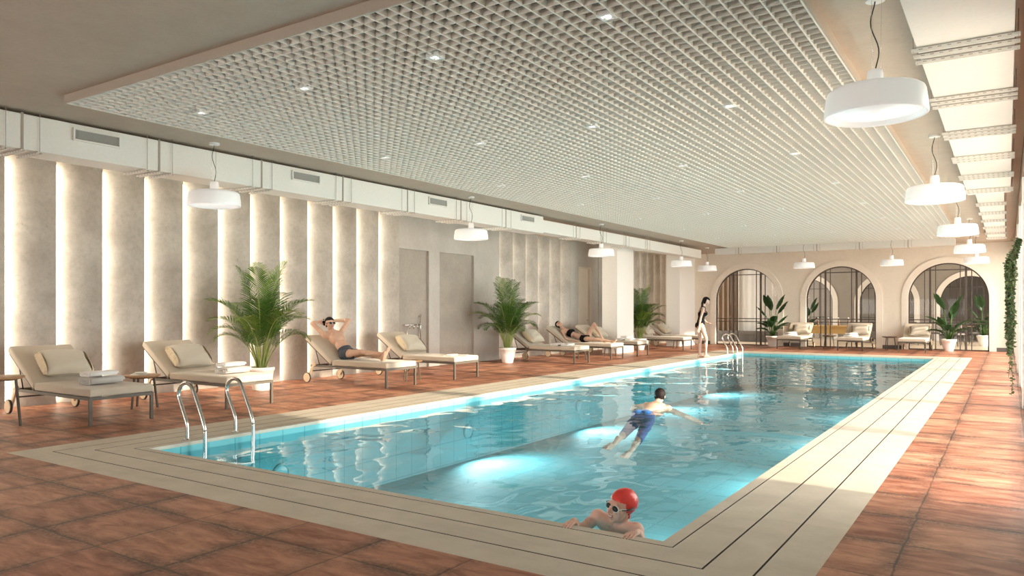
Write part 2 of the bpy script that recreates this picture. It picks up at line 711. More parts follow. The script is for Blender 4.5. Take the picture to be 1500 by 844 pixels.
b.build('door_leaf', M['arch'], dr, .004)
b = MB()
for q in ((DY0, DY0 + .03, 0, DZ), (DY1 - .03, DY1, 0, DZ), (DY0 + .03, DY1 - .03, DZ - .03, DZ)):
    b.box(WX - .14, WX + .004, *q)
b.build('door_frame', M['cream'], dr)
b = MB().tube([(WX - .10, DY1 - .1, 1.02), (WX - .05, DY1 - .1, 1.02), (WX - .05, DY1 - .22, 1.02)], .01)
b.build('door_handle', M['steel'], dr)

# LED strips, standing in each groove behind the lip of the panel before it
for y0, n in RUNS:
    for k in range(n):
        yy = y0 + k * .68
        if yy < 2.7:
            continue
        b = MB().box(WX - .135, WX - .022, yy + .004, yy + .016, .04, CEIL - .06)
        b.build('led_strip', M['led'] if yy < 14 else M['led2'], wl)

b = MB()
for q in ((-13, -9.5, 0, CEIL), (-2.5, .9, 0, CEIL), (-9.5, -2.5, 0, 1.0), (-9.5, -2.5, 2.1, CEIL)):  # opening added in the unseen wall to let fill light in from behind
    b.box(q[0], q[1], -3.2, -3, q[2], q[3])
struct(b.build('wall_back', M['cream']), 'cream wall behind the viewer with an opening added for fill light')

# ------------------------------------------------------------------ columns
for (ya, yb, xa, lab) in ((21.42, 22.66, -10.72, 'wide white column standing behind the reclining woman'),
                          (26.80, 28.42, -10.72, 'bright white column in the far left corner')):
    b = MB()
    b.box(xa, -10.2, ya, yb, 0, CEIL)
    c = b.build('column', M['column'])
    tag(c, lab, kind='structure')

# ------------------------------------------------------------------ ceiling, grid
b = MB()
b.box(-13, .9, -3, FY + .3, CEIL, CEIL + .12)
struct(b.build('ceiling', M['ceil']), 'tan plaster ceiling')

GX0, GX1, GY0, GY1, GZ = -8.03, -1.175, 3.90, 25.70, 3.50
gr = bpy.data.objects.new('ceiling_grid', None)
COL.objects.link(gr)
struct(gr, 'suspended white egg-crate grid ceiling above the pool')
b = MB()
nx = int(round((GX1 - GX0) / .116))
for i in range(nx + 1):
    x = GX0 + (GX1 - GX0) * i / nx
    b.box(x - .006, x + .006, GY0, GY1, GZ, GZ + .050)
ny = int(round((GY1 - GY0) / .12))
for j in range(ny + 1):
    y = GY0 + (GY1 - GY0) * j / ny
    b.box(GX0, GX1, y - .003, y + .003, GZ + .001, GZ + .049)
b.build('grid_blades', M['grid'], gr)
b = MB()
t = .02
b.box(GX0 - t, GX1 + t, GY0 - t, GY0 - .004, GZ + .002, CEIL)
b.box(GX0 - t, GX1 + t, GY1 + .004, GY1 + t, GZ + .002, CEIL)
b.box(GX0 - t, GX0 - .007, GY0 - .004, GY1 + .004, GZ + .002, CEIL)
b.box(GX1 + .007, GX1 + t, GY0 - .004, GY1 + .004, GZ + .002, CEIL)
b.build('grid_frame', M['ceil2'], gr)
MB().box(GX0 - .005, GX1 + .005, GY0 - .003, GY1 + .003, GZ + .066, GZ + .076).build('cell_shade_board', M['cell_shade'], gr)  # dark board added over the blades as painted shade in the cells

ORD = ['first', 'second', 'third', 'fourth', 'fifth', 'sixth', 'seventh', 'eighth', 'ninth']
ROWN = ['leftmost', 'second from left', 'third from left', 'rightmost']
dl0 = None
for i, x in enumerate((-7.2, -5.58, -3.98, -2.40)):
    for j in range(8):
        y = 4.87 + 2.845 * j
        lab = 'small square downlight in the grid ceiling, %s row, %s from the near end' % (ROWN[i], ORD[j])
        if dl0 is None:
            r = dl0 = thing('downlight', lab, 'ceiling light', (x, y, GZ), 0, 'downlights in the grid ceiling')
            bb = MB()
            bb.box(-.058, .058, -.058, -.036, -.008, .03)
            bb.box(-.058, .058, .036, .058, -.008, .03)
            bb.box(-.058, -.036, -.036, .036, -.008, .03)
            bb.box(.036, .058, -.036, .036, -.008, .03)
            bb.lathe([(.036, .03), (.036, -.002), (.044, -.002), (.044, .03)], n=20)
            bb.build('housing', M['white'], r)
            MB().lathe([(.033, .012), (.033, .004), (.012, .0)], n=20).build('lens', M['spot'], r)
        else:
            r = place(dup(dl0), (x, y, GZ), 0, lab)

# ------------------------------------------------------------------ right wall with windows
b = MB()
b.box(RX, RX + .16, -3, 6.15, 0, CEIL)
PIERS = [9.40, 12.85, 16.35, 19.85, 23.20, 26.60]
for y in PIERS:
    b.box(RX, RX + .16, y - .13, y + .13, 0, 3.25)
b.box(RX, RX + .16, 28.95, FY + .3, 0, CEIL)
struct(b.build('wall_right', M['white']), 'white piers of the window wall on the right')
b = MB()
b.box(RX + .002, RX + .16, 6.15, 28.95, 3.25, CEIL)
struct(b.build('trim_1', M['brown']), 'brown header band above the right hand windows')
edges = [6.15] + [v for y in PIERS for v in (y - .13, y + .13)] + [28.95]
for k in range(7):
    ya, yb = edges[2 * k], edges[2 * k + 1]
    w = bpy.data.objects.new('window_%d' % (k + 4), None)
    COL.objects.link(w)
    struct(w)
    b = MB()
    fr = .05
    for q in ((ya, ya + fr, 0, 3.25), (yb - fr, yb, 0, 3.25), (ya + fr, yb - fr, 0, .05), (ya + fr, yb - fr, 3.2, 3.25)):
        b.box(RX + .03, RX + .10, *q)
    b.build('window_frame', M['white'], w)
    MB().box(RX + .06, RX + .066, ya + fr, yb - fr, .05, 3.2).build('window_pane', M['glass'], w)
b = MB().box(RX + .9, 60, -20, 60, -.14, -.02)
struct(b.build('terrace', M['terrace']), 'pale paving outside the windows')

# ------------------------------------------------------------------ far wall with three arches
def arch_wall(b, y0, y1, xa, xb, ztop, arches, n=36):
    """arches: (cx, r, spring z)"""
    xs = xa
    for cx, r, zs in arches:
        b.box(xs, cx - r, y0, y1, 0, ztop)
        for i in range(n):
            a0, a1 = PI - PI * i / n, PI - PI * (i + 1) / n
            p0 = (cx + r * math.cos(a0), zs + r * math.sin(a0))
            p1 = (cx + r * math.cos(a1), zs + r * math.sin(a1))
            vs = [(p0[0], y0, p0[1]), (p1[0], y0, p1[1]), (p1[0], y0, ztop), (p0[0], y0, ztop),
                  (p0[0], y1, p0[1]), (p1[0], y1, p1[1]), (p1[0], y1, ztop), (p0[0], y1, ztop)]
            b.add(vs, [(0, 1, 2, 3), (7, 6, 5, 4), (0, 4, 5, 1)])
        xs = cx + r
    b.box(xs, xb, y0, y1, 0, ztop)


def arch_ring(b, y0, y1, cx, r0, r1, zs, n=40):
    pts = [(cx - r0, 0, cx - r1, 0)] + [(cx + r0 * math.cos(PI - PI * i / n), zs + r0 * math.sin(PI * i / n),
            cx + r1 * math.cos(PI - PI * i / n), zs + r1 * math.sin(PI * i / n)) for i in range(n + 1)] + [(cx + r0, 0, cx + r1, 0)]
    for p, q in zip(pts[:-1], pts[1:]):
        vs = []
        for y in (y0, y1):
            vs += [(p[0], y, p[1]), (q[0], y, q[1]), (q[2], y, q[3]), (p[2], y, p[3])]
        b.add(vs, [(0, 1, 2, 3), (7, 6, 5, 4), (0, 4, 5, 1), (3, 2, 6, 7)])
    for p, z in ((pts[0], 0), (pts[-1], 0)):
        pass


ARCH = [(-8.435, 1.2, 1.75), (-5.05, 1.18, 1.76), (-1.685, 1.185, 1.765)]
b = MB()
arch_wall(b, FY, FY + .3, -13, .9, CEIL, ARCH)
struct(b.build('wall_far', M['cream']), 'cream plaster far wall with three round arches')
for k, (cx, r, zs) in enumerate(ARCH):
    b = MB()
    arch_ring(b, FY - .05, FY + .02, cx, r - .001, r + .20, zs)
    struct(b.build('trim_%d' % (k + 2), M['arch']), None)
    w = bpy.data.objects.new('window_%d' % (k + 1), None)
    COL.objects.link(w)
    struct(w)
    b = MB()
    arch_ring(b, FY + .10, FY + .15, cx, r - .04, r - .001, zs)
    b.box(cx - r, cx + r, FY + .10, FY + .15, 0, .03)

    def zlim(x):
        return zs + math.sqrt(max(0, r * r - (x - cx) ** 2)) - .01
    for dx, wd in ((-.69, .028), (-.525, .065), (-.36, .028), (.36, .028), (.525, .065), (.69, .028)):
        b.box(cx + dx - wd / 2, cx + dx + wd / 2, FY + .105, FY + .145, 0, zlim(cx + dx))
    for z, hw in ((2.72, None), (1.02, r), (.91, r)):
        hw = hw or math.sqrt(r * r - (z - zs) ** 2)
        b.box(cx - hw, cx + hw, FY + .11, FY + .14, z - .016, z + .016)
    b.build('window_frame', M['frame'], w)
    b = MB()
    n = 30
    pts = [(cx - r + .01, .01)] + [(cx - (r - .01) * math.cos(PI * i / n), zs + (r - .01) * math.sin(PI * i / n)) for i in range(n + 1)] + [(cx + r - .01, .01)]
    for y in (FY + .122, FY + .128):
        b.add([(x, y, z) for x, z in pts], [tuple(range(len(pts)))] if y < FY + .125 else [tuple(range(len(pts) - 1, -1, -1))])
    b.build('window_pane', M['glass'], w)
    h = MB().bar((cx + .42, FY + .09, .93), (cx + .42, FY + .09, 1.0), .02)
xs = [-10.2] + [v for cx, r, zs in ARCH for v in (cx - r - .2, cx + r + .2)] + [RX]
b = MB()
for k in range(4):
    b.box(xs[2 * k], xs[2 * k + 1], FY - .012, FY - .001, 0, .13)
struct(b.build('baseboard_far', M['grey']), 'dark skirting on the far wall')

# ------------------------------------------------------------------ lounge beyond the arches
b = MB().box(-14, 3, FY + .3, 46, -.12, -.002)
struct(b.build('floor_lounge', M['lobby_floor']), 'pale stone floor of the lounge beyond the arches')
b = MB().box(-14, 3, FY + .3, 46, CEIL, CEIL + .12)
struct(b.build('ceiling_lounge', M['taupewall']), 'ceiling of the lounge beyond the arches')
IA = [(-8.0, 1.12, 1.7), (-4.6, 1.12, 1.7), (-1.35, 1.12, 1.7)]
b = MB()
arch_wall(b, 37.9, 38.2, -14, 3, CEIL, IA)
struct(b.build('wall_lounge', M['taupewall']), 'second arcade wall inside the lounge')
for k, (cx, r, zs) in enumerate(IA):
    b = MB()
    arch_ring(b, 37.86, 37.92, cx, r - .001, r + .22, zs)
    struct(b.build('trim_%d' % (k + 5), M['arch']))
    b = MB()
    arch_ring(b, 38.0, 38.05, cx, r - .035, r - .001, zs)
    for dx in (-.75, -.5, -.25, .25, .5, .75):
        b.box(cx + dx - .012, cx + dx + .012, 38.0, 38.04, 0, zs + math.sqrt(r * r - dx * dx) - .01)
    for z in (2.35, 1.0):
        hw = math.sqrt(r * r - max(0, z - zs) ** 2)
        b.box(cx - hw, cx + hw, 38.0, 38.04, z - .012, z + .012)
    struct(b.build('window_%d' % (k + 11), M['frame']))
b = MB()
b.box(-14, 3, 45.8, 46, 0, CEIL)
b.box(2.8, 3, 36.5, 45.8, 0, CEIL)  # side wall added out of view to keep sun off the back part
struct(b.build('wall_lounge_back', M['taupewall']), 'pale back wall of the lounge with an added side wall blocking the sun')


def curtain(name, x0, x1, y, z0, z1, mat, label, amp=.05, wl=.16):
    b = MB()
    n = int((x1 - x0) / wl * 8)
    for s_ in (0, 1):
        vs = []
        for i in range(n + 1):
            x = x0 + (x1 - x0) * i / n
            yy = y + amp * math.sin(2 * PI * (x - x0) / wl) + s_ * .012
            vs += [(x, yy, z0), (x, yy, z1)]
        b.smooth = True
        b.add(vs, [(2 * i, 2 * i + 2, 2 * i + 3, 2 * i + 1) if s_ == 0 else (2 * i + 1, 2 * i + 3, 2 * i + 2, 2 * i) for i in range(n)])
    b.smooth = False
    return tag(b.build(name, mat), label, 'curtain')


curtain('curtain', -11.2, -9.80, 32.6, .45, 3.4, M['curtb'], 'brown floor length curtain behind the left glazed arch', .05, .22)
curtain('curtain', -9.78, -8.85, 32.8, .45, 3.4, M['curtw'], 'white curtain beside the brown one behind the left glazed arch', .012, .3)
b = MB().box(-11.2, -7.4, 32.2, 33.2, 0, .30)
b.box(-11.2, -7.4, 32.15, 33.2, .30, .45)
tag(b.build('curtain_plinth', M['grey'], None, .01), 'low dark plinth under the curtains behind the left arch', 'plinth')


def bistro_chair(label, loc, rz, first=[]):
    if first:
        return place(dup(first[0]), loc, rz, label)
    r = thing('dining_chair', label, 'chair', loc, rz, 'lounge chairs beyond the arches')
    first.append(r)
    b = MB().box(-.22, .22, -.22, .22, .43, .49)
    b.build('seat', M['grey'], r, .02)
    b = MB()
    for i in range(9):
        a0, a1 = PI * (i / 9) * .9 + .157, PI * ((i + 1) / 9) * .9 + .157
        q = [(.23 * math.cos(a), .23 * math.sin(a)) for a in (a0, a1)]
        w = [(.26 * math.cos(a), .26 * math.sin(a)) for a in (a0, a1)]
        b.add([(*q[0], .58), (*q[1], .58), (*w[1], .58), (*w[0], .58), (*q[0], .82), (*q[1], .82), (*w[1], .82), (*w[0], .82)],
              [(0, 1, 2, 3), (7, 6, 5, 4), (0, 4, 5, 1), (3, 2, 6, 7), (0, 3, 7, 4), (1, 5, 6, 2)])
    b.build('backrest', M['grey'], r)
    for sx in (-1, 1):
        for sy in (-1, 1):
            MB().tube([(.17 * sx, .17 * sy, .44), (.21 * sx, .21 * sy, 0)], [.016, .011]).build('leg', M['black'], r)
        MB().tube([(.235 * sx, .06, .42), (.243 * sx, .06, .62)], .012).build('post', M['black'], r)
    return r


def round_table(name, label, loc, rr, h, top, legm, group=None, splay=.05, nl=3, cat='table', first={}):
    key = (name, rr, h)
    if key in first:
        return place(dup(first[key]), loc, random.Random(str(loc)).uniform(0, 2), label)
    r = thing(name, label, cat, loc, 0.35, group)
    first[key] = r
    b = MB()
    b.smooth = True
    b.lathe([(rr - .03, h - .035), (rr - .006, h - .022), (rr, h - .012), (rr - .004, h - .002), (rr - .012, h), (.001, h)], n=40)
    b.build('tabletop', top, r)
    for k in range(nl):
        a = 2 * PI * k / nl + .5
        MB().bar((math.cos(a) * (rr - .09), math.sin(a) * (rr - .09), h - .03), (math.cos(a) * (rr - .09 + splay), math.sin(a) * (rr - .09 + splay), 0), .026, .018).build('leg', legm, r)
    b = MB().lathe([(rr - .08, h - .05), (rr - .08, h - .035), (rr - .10, h - .035), (rr - .10, h - .05)], n=24)
    b.build('apron', legm, r)
    return r


for k, (x, y, rr, lab) in enumerate(((-3.0, 33.2, .42, 'round dark lounge table behind the right glazed arch'),
                                     (-1.5, 34.6, .42, 'round dark lounge table deeper behind the right arch'))):
    round_table('lounge_table', lab, (x, y, 0), rr, .72, M['woodd'], M['black'], 'lounge tables beyond the arches')
for x, y, rz, lab in ((-2.35, 33.2, -1.6, 'grey lounge chair right of the table behind the right arch'),
                      (-3.5, 33.7, .9, 'grey lounge chair left of the table behind the right arch'),
                      (-2.0, 35.0, .8, 'grey lounge chair left of the deeper table behind the right arch'),
                      (-1.0, 34.3, -1.3, 'grey lounge chair right of the deeper table behind the right arch'),
                      (-1.6, 32.4, 2.6, 'grey lounge chair near the glass of the right arch')):
    bistro_chair(lab, (x, y, 0), rz)
# counter with bottles behind the middle arch
r = thing('counter', 'long ochre wood counter behind the middle glazed arch', 'counter', (-6.1, 31.9, 0))
MB().box(-1.3, 1.3, -.3, .3, .68, .74).build('counter_top', M['ochre'], r, .006)
MB().box(-1.25, 1.25, -.26, -.22, .42, .68).build('front_panel', M['ochre'], r)
for sx in (-1, 1):
    MB().box(sx * 1.2 - .04, sx * 1.2 + .04, -.24, .24, 0, .68).build('leg', M['woodd'], r)
rb = random.Random(3)
bt0 = None
CN = ['dark bottle at the left end of the ochre counter', 'dark bottle second along the ochre counter', 'dark bottle third along the ochre counter',
      'dark bottle fourth along the ochre counter', 'dark bottle fifth along the ochre counter', 'dark bottle at the right end of the ochre counter']
for k in range(6):
    p = (-6.1 - 1.0 + k * .38, 31.9 + rb.uniform(-.12, .12), .74)
    if bt0 is None:
        b = MB()
        b.smooth = True
        b.lathe([(.036, 0), (.04, .01), (.04, .17), (.015, .22), (.015, .29)], n=14)
        bt0 = o = b.build('bottle', M['woodd'])
        MB().lathe([(.017, .285), (.017, .31)], n=12).build('cap', M['steel'], o)
        tag(o, None, 'bottle', 'bottles on the ochre counter')
    else:
        o = dup(bt0)
    place(o, p, 0, CN[k])
r = thing('sofa', 'low dark sofa far behind the middle arch', 'sofa', (-4.1, 35.6, 0))
MB().box(-.9, .9, -.4, .4, .12, .42).build('seat', M['grey'], r, .03)
MB().box(-.9, .9, .25, .42, .42, .85).build('backrest', M['grey'], r, .03)
for sx in (-1, 1):
    MB().box(sx * .9 - .08, sx * .9 + .08, -.4, .42, .12, .6).build('armrest', M['grey'], r, .03)
    for sy in (-.3, .3):
        MB().box(sx * .8 - .03, sx * .8 + .03, sy - .03, sy + .03, 0, .12).build('leg', M['black'], r)

# ------------------------------------------------------------------ ducts
def duct(label, segs, joints, side, wire_x, vents=(), axis='y'):
    """segs: (ya, yb, xa, xb, za, zb) boxes along Y; side = x of the face seen"""
    r = thing('air_duct', label, 'air duct', (0, 0, 0))
    b = MB()
    for q in segs:
        ya, yb, xa, xb, za, zb = q
        b.box(xa, xb, ya, yb, za, zb)
    b.build('duct_body', M['duct'], r, .006)
    for y in joints:
        ya, yb, xa, xb, za, zb = next(q for q in segs if q[0] <= y <= q[1])
        b = MB().box(xa - .008, xb + .008, y - .012, y + .012, za - .008, zb + .012)
        b.build('joint_collar', M['ductdark'], r)
        for dy in (-.17, .0, .17):
            b = MB()
            e = .035
            b.box(xa - e, xb + e, y + dy - .022, y + dy - .017, za - .030, za - .009)
            b.box(xa - e, xb + e, y + dy + .017, y + dy + .022, za - .030, za - .009)
            b.box(xa - e, xb + e, y + dy - .017, y + dy + .017, za - .013, za - .009)
            n = int((xb - xa) / .06)
            for i in range(n):
                x = xa + (i + .5) * (xb - xa) / n
                b.mat = 1
                b.box(x - .013, x + .013, y + dy - .0235, y + dy - .0215, za - .023, za - .017)
                b.mat = 0
            b.build('support_channel', [M['duct'], M['ductdark']], r)
            if dy:
                for x in (xa - .022, xb + .022):
                    MB().tube([(x, y + dy, za - .03), (x, y + dy, CEIL)], .0035, 6).build('hanger_rod', M['ductdark'], r)
    for ya, yb, za, zb in vents:
        b = MB()
        s_ = 1 if side > segs[0][2] + .05 else -1
        f = .018
        for q in ((ya, ya + f, za, zb), (yb - f, yb, za, zb), (ya + f, yb - f, za, za + f), (ya + f, yb - f, zb - f, zb)):
            b.box(min(side, side + s_ * .03), max(side, side + s_ * .03), *q)
        v = b.build('vent_grille', M['duct'], r)
        b = MB()
        n = 12
        for i in range(n):
            z = za + f + (zb - za - 2 * f) * (i + .5) / n
            b.box(min(side, side + s_ * .012), max(side, side + s_ * .012), ya + f, yb - f, z - .0025, z + .0025)
        n = 40
        for i in range(n):
            y = ya + f + (yb - ya - 2 * f) * (i + .5) / n
            b.box(min(side, side + s_ * .010), max(side, side + s_ * .010), y - .002, y + .002, za + f, zb - f)
        b.box(min(side, side + s_ * .003), max(side, side + s_ * .003), ya + f, yb - f, za + f, zb - f)
        b.build('louvre', M['mesh'], v)
    return r


LJ = [2.33, 3.9, 5.49, 7.06, 8.65, 10.22, 11.80, 13.39, 16.65, 18.15, 19.6, 21.1]
duct('long grey-white air duct under the ceiling along the fluted left wall',
     [(-.5, 14.95, -9.45, -9.0, 3.15, 3.54), (14.95, 25.9, -9.42, -9.06, 3.19, 3.48)], LJ, -9.0, 0,
     [(4.43, 4.98, 3.345, 3.49), (7.60, 8.15, 3.345, 3.49), (10.80, 11.34, 3.345, 3.49), (13.98, 14.52, 3.345, 3.49)])
RJ = [6.75, 8.4, 10.05, 11.75, 13.4, 15.05, 17.2, 18.85, 20.5, 22.2, 23.9, 25.5]
duct('wide beige air duct under the ceiling along the right window wall',
     [(-.5, 15.6, -.59, .045, 3.42, 3.55), (15.6, 26.2, -.48, -.05, 3.44, 3.56)], RJ, .045, 0)
r = thing('air_duct', 'slim air duct running across the far end above the arches', 'air duct', (0, 0, 0))
MB().box(-8.75, -1.33, 26.45, 26.75, 3.34, 3.56).build('duct_body', M['duct'], r, .005)
for x in (-7.9, -6.6, -5.3, -4.0, -2.6):
    MB().box(x - .012, x + .012, 26.44, 26.76, 3.33, 3.57).build('joint_collar', M['ductdark'], r)
    for dx in (-.1, .1):
        MB().tube([(x + dx, 26.43, 3.33), (x + dx, 26.43, CEIL)], .004, 6).build('hanger_rod', M['ductdark'], r)

# ------------------------------------------------------------------ pendant lamps
lamp0 = None


def pendant(x, y, z, label, group):
    global lamp0
    if lamp0 is None:
        r = lamp0 = thing('pendant_lamp', label, 'pendant lamp', (x, y, z), 0, group)
        b = MB()
        b.smooth = True
        b.lathe([(.302, .034), (.314, .012), (.327, 0), (.333, .004), (.333, .02), (.330, .07), (.318, .155), (.311, .174), (.292, .188), (.06, .196)], n=56, caps=(0, 1))
        b.build('shade', M['shade'], r)
        b = MB()
        b.smooth = True
        b.lathe([(.001, .012), (.03, .012), (.045, .016), (.05, .028), (.306, .034)], n=48)
        b.build('diffuser', M['diff'], r)
        b = MB()
        b.smooth = True
        b.lathe([(.060, .19), (.050, .315), (.045, .324), (.012, .326)], n=28)
        b.build('neck', M['shade'], r)
        H = CEIL - z
        pts = []
        for i in range(17):
            t_ = i / 16
            q = .32 + (H - .33) * t_
            w = .035 * math.sin(PI * t_) * math.sin(2 * PI * t_ * .9 + .6)
            pts.append((w, w * .4, q))
        MB().tube(pts, .0042, 7).build('cord', M['black'], r)
        for a in (0, 2.1, 4.2):
            MB().tube([(.035 * math.cos(a), .035 * math.sin(a), .28), (.04 * math.cos(a), .04 * math.sin(a), H - .02)], .0012, 5).build('suspension_wire', M['steel'], r)
        MB().lathe([(.062, H - .028), (.066, H - .024), (.066, H - .0005)], n=28).build('canopy', M['white'], r)
        return r
    c = dup(lamp0)
    return place(c, (x, y, z), 0, label, group)


ZL = 2.75
GR = 'pendant lamps along the right side'
GL = 'pendant lamps along the left wall'
GF = 'pendant lamps across the far end'
pendant(-.775, 5.80, ZL, 'large white drum pendant lamp nearest the camera, upper right', GR)
pendant(-.765, 10.80, ZL, 'white drum pendant lamp second nearest in the right hand row', GR)
pendant(-.765, 16.0, ZL, 'white drum pendant lamp third in the right hand row', GR)
pendant(-.765, 21.2, ZL, 'white drum pendant lamp fourth in the right hand row', GR)
pendant(-.775, 26.3, ZL, 'white drum pendant lamp at the far end of the right hand row', GR)
pendant(-8.72, 6.09, ZL, 'white drum pendant lamp before the fluted wall, nearest on the left', GL)
pendant(-8.72, 11.76, ZL, 'white drum pendant lamp left of centre above the two grey niches', GL)
pendant(-8.72, 17.37, ZL, 'white drum pendant lamp left of the first white column', GL)
pendant(-8.72, 23.05, ZL, 'white drum pendant lamp before the far left white column', GL)
pendant(-8.95, 26.2, ZL, 'white drum pendant lamp in front of the left glazed arch', GF)
pendant(-5.65, 26.2, ZL, 'white drum pendant lamp between the left and middle arches', GF)
pendant(-3.03, 26.2, ZL, 'white drum pendant lamp between the middle and right arches', GF)

# ------------------------------------------------------------------ pool lamps
pl0 = None
pi_ = 0
for side, ys in ((0, (5.9, 9.6, 13.3, 17.0, 20.7)), (1, (6.6, 10.3, 14.0, 17.7, 21.4))):
    for k, y in enumerate(ys):
        lab = 'round underwater lamp on the %s pool wall, %s from the near end' % (('left', 'right')[side], ORD[k])
        x = PX0 if side == 0 else PX1
        rz = 0 if side == 0 else PI
        if pl0 is None:
            r = pl0 = thing('pool_light', lab, 'pool light', (x, y, -.55), rz, 'underwater pool lamps')
            Mx = Matrix.Rotation(PI / 2, 4, 'Y')
            MB().lathe([(.12, 0.0), (.12, .02), (.10, .03), (.095, .012)], n=28, Mx=Mx).build('rim', M['pool'], r)
            MB().lathe([(.094, .012), (.094, .02), (.05, .026)], n=28, Mx=Mx).build('lens', M['plight'], r)
            ld = bpy.data.lights.new('pool_lamp_beam', 'SPOT')
            ld.spot_size = math.radians(165)
            ld.spot_blend = 1.0
            ld.shadow_soft_size = 0.0
            ld.energy = 320
            ld.color = (.82, .97, 1.0)
            lo = bpy.data.objects.new('pool_lamp_beam', ld)
            COL.objects.link(lo)
            lo.parent = r
            lo.location = (.05, 0, 0)
            lo.rotation_euler = V((1, 0, -.12)).to_track_quat('-Z', 'Y').to_euler()
        else:
            place(dup(pl0), (x, y, -.55), rz, lab)

# ------------------------------------------------------------------ pool ladders
def ladder(label, y0, y1):
    r = thing('pool_ladder', label, 'pool ladder', (PX0, (y0 + y1) / 2, 0), 0, 'steel pool ladders')
    hw = (y1 - y0) / 2
    key = [(-.135, 0), (-.137, .14), (-.165, .22), (-.275, .42), (-.292, .49), (-.262, .555), (-.20, .597), (-.13, .605), (-.06, .575),
           (-.01, .50), (.10, .30), (.155, .19), (.172, .12), (.175, .03), (.175, -.90)]
    for s_ in (-1, 1):
        pts = []
        K = [V((a, s_ * hw, c)) for a, c in key]
        for i in range(len(K) - 1):
            p0, p1, p2, p3 = K[max(i - 1, 0)], K[i], K[i + 1], K[min(i + 2, len(K) - 1)]
            for q in range(5):
                t_ = q / 5
                pts.append(.5 * ((2 * p1) + (p2 - p0) * t_ + (2 * p0 - 5 * p1 + 4 * p2 - p3) * t_ ** 2 + (3 * p1 - p0 - 3 * p2 + p3) * t_ ** 3))
        pts.append(K[-1])
        h = MB().tube(pts, .021, 14).build('handrail', M['steel'], r)
        MB().lathe([(.045, 0.001), (.045, .008), (.03, .014), (.026, .014)], (-.135, s_ * hw, 0), 22).build('floor_flange', M['steel'], h)
    for z in (-.30, -.55, -.78):
        MB().box(.15, .22, -hw, hw, z - .015, z + .015).build('step', M['steel'], r, .005)
    return r


ladder('pair of steel pool ladder handrails at the near left pool corner', 4.78, 5.38)
ladder('pair of steel pool ladder handrails at the far left pool corner', 23.30, 23.86)

# ------------------------------------------------------------------ sun loungers (local: foot at x=0, head towards +x)
HX, TX, TZ = 1.37, 2.03, .90          # hinge, top of the back
BA = math.atan2(TZ - .46, TX - HX)    # slope of the back


def make_lounger():
    r = thing('sun_lounger', '', 'sun lounger', (0, 0, 0))
    b = MB().box(.0, HX, -.40, .40, .345, .445)
    b.build('seat_cushion', M['seat'], r, .022, 3)
    Mx = Matrix.Translation((HX + .015, 0, .40)) @ Matrix.Rotation(-BA, 4, 'Y')
    b = MB().box(.0, .84, -.40, .40, -.045, .045, Mx)
    b.build('back_cushion', M['seat'], r, .022, 3)
    b = MB()
    for s_ in (-1, 1):
        b.box(.0, 1.93, s_ * .385 - .015, s_ * .385 + .015, .305, .342)
    b.box(.0, .03, -.37, .37, .305, .342)
    b.box(1.90, 1.93, -.37, .37, .305, .342)
    for x in (.35, .7, 1.05, 1.36):
        b.box(x, x + .03, -.37, .37, .315, .338)
    b.build('frame', M['taupe'], r)
    b = MB()
    Mb = Matrix.Translation((HX + .015, 0, .40)) @ Matrix.Rotation(-BA, 4, 'Y')
    for s_ in (-1, 1):
        b.box(.0, .80, s_ * .37 - .012, s_ * .37 + .012, -.068, -.046, Mb)
    b.box(.76, .79, -.38, .38, -.068, -.046, Mb)
    b.build('back_frame', M['taupe'], r)
    for s_ in (-1, 1):
        MB().bar((.02, s_ * .383, .31), (.02, s_ * .383, 0), .034, .034).build('leg', M['taupe'], r)
        b = MB().bar((1.80, s_ * .40, .36), (1.86, s_ * .40, .34), .03, .06)
        b.bar((1.85, s_ * .40, .35), (1.99, s_ * .40, .10), .028, .05)
        b.build('wheel_leg', M['woodl'], r, .006)
        w = MB()
        Mw = Matrix.Translation((2.0, s_ * .43, .098)) @ Matrix.Rotation(PI / 2, 4, 'X')
        w.lathe([(.083, -.018), (.086, -.012), (.086, .012), (.083, .018)], (0, 0, 0), 28, Mw)
        wo = w.build('wheel', M['woodl'], r)
        w = MB()
        w.smooth = True
        w.lathe([(.084, -.012), (.094, -.014), (.097, 0), (.094, .014), (.084, .012)], (0, 0, 0), 28, Mw)
        w.build('tyre', M['black'], wo)
        top = Mb @ V((.50, s_ * .37, -.06))
        MB().tube([top, (1.72, s_ * .37, .33)], .008).build('support_strut', M['black'], r)
    MB().tube([(1.88, -.40, .30), (1.90, -.385, .24), (1.90, -.36, .225), (1.90, .36, .225), (1.90, .385, .24), (1.88, .40, .30)], .011).build('crossbar', M['black'], r)
    return r


LX = -9.09
LOUNG = [(4.68 + .39, 'beige sun lounger with pillow and towels nearest on the left'),
         (6.54 + .40, 'beige sun lounger with pillow and towels just left of the first potted palm'),
         (9.80 + .37, 'beige sun lounger the man in dark trunks lies on'),
         (11.74 + .38, 'beige sun lounger with magazines right of the reclining man'),
         (16.64 + .39, 'beige sun lounger just right of the second potted palm'),
         (18.73 + .39, 'beige sun lounger the woman in a black bikini lies on'),
         (20.50 + .39, 'beige sun lounger with rolled towels beside the first white column'),
         (24.25 + .39, 'beige sun lounger with pillow beyond the white column, nearer of two'),
         (25.88 + .39, 'beige sun lounger beyond the white column, behind the standing woman')]
base_l = None
for y, lab in LOUNG:
    o = make_lounger() if base_l is None else dup(base_l)
    base_l = base_l or o
    place(o, (LX, y, 0), PI, lab, 'sun loungers along the left wall')
FAR = [(-6.34, 'beige sun lounger with towel facing the pool before the left pier of the far wall'),
       (-4.37, 'beige sun lounger with towel in front of the middle glazed arch'),
       (-2.55, 'beige sun lounger with pillow left of the right hand potted plant')]
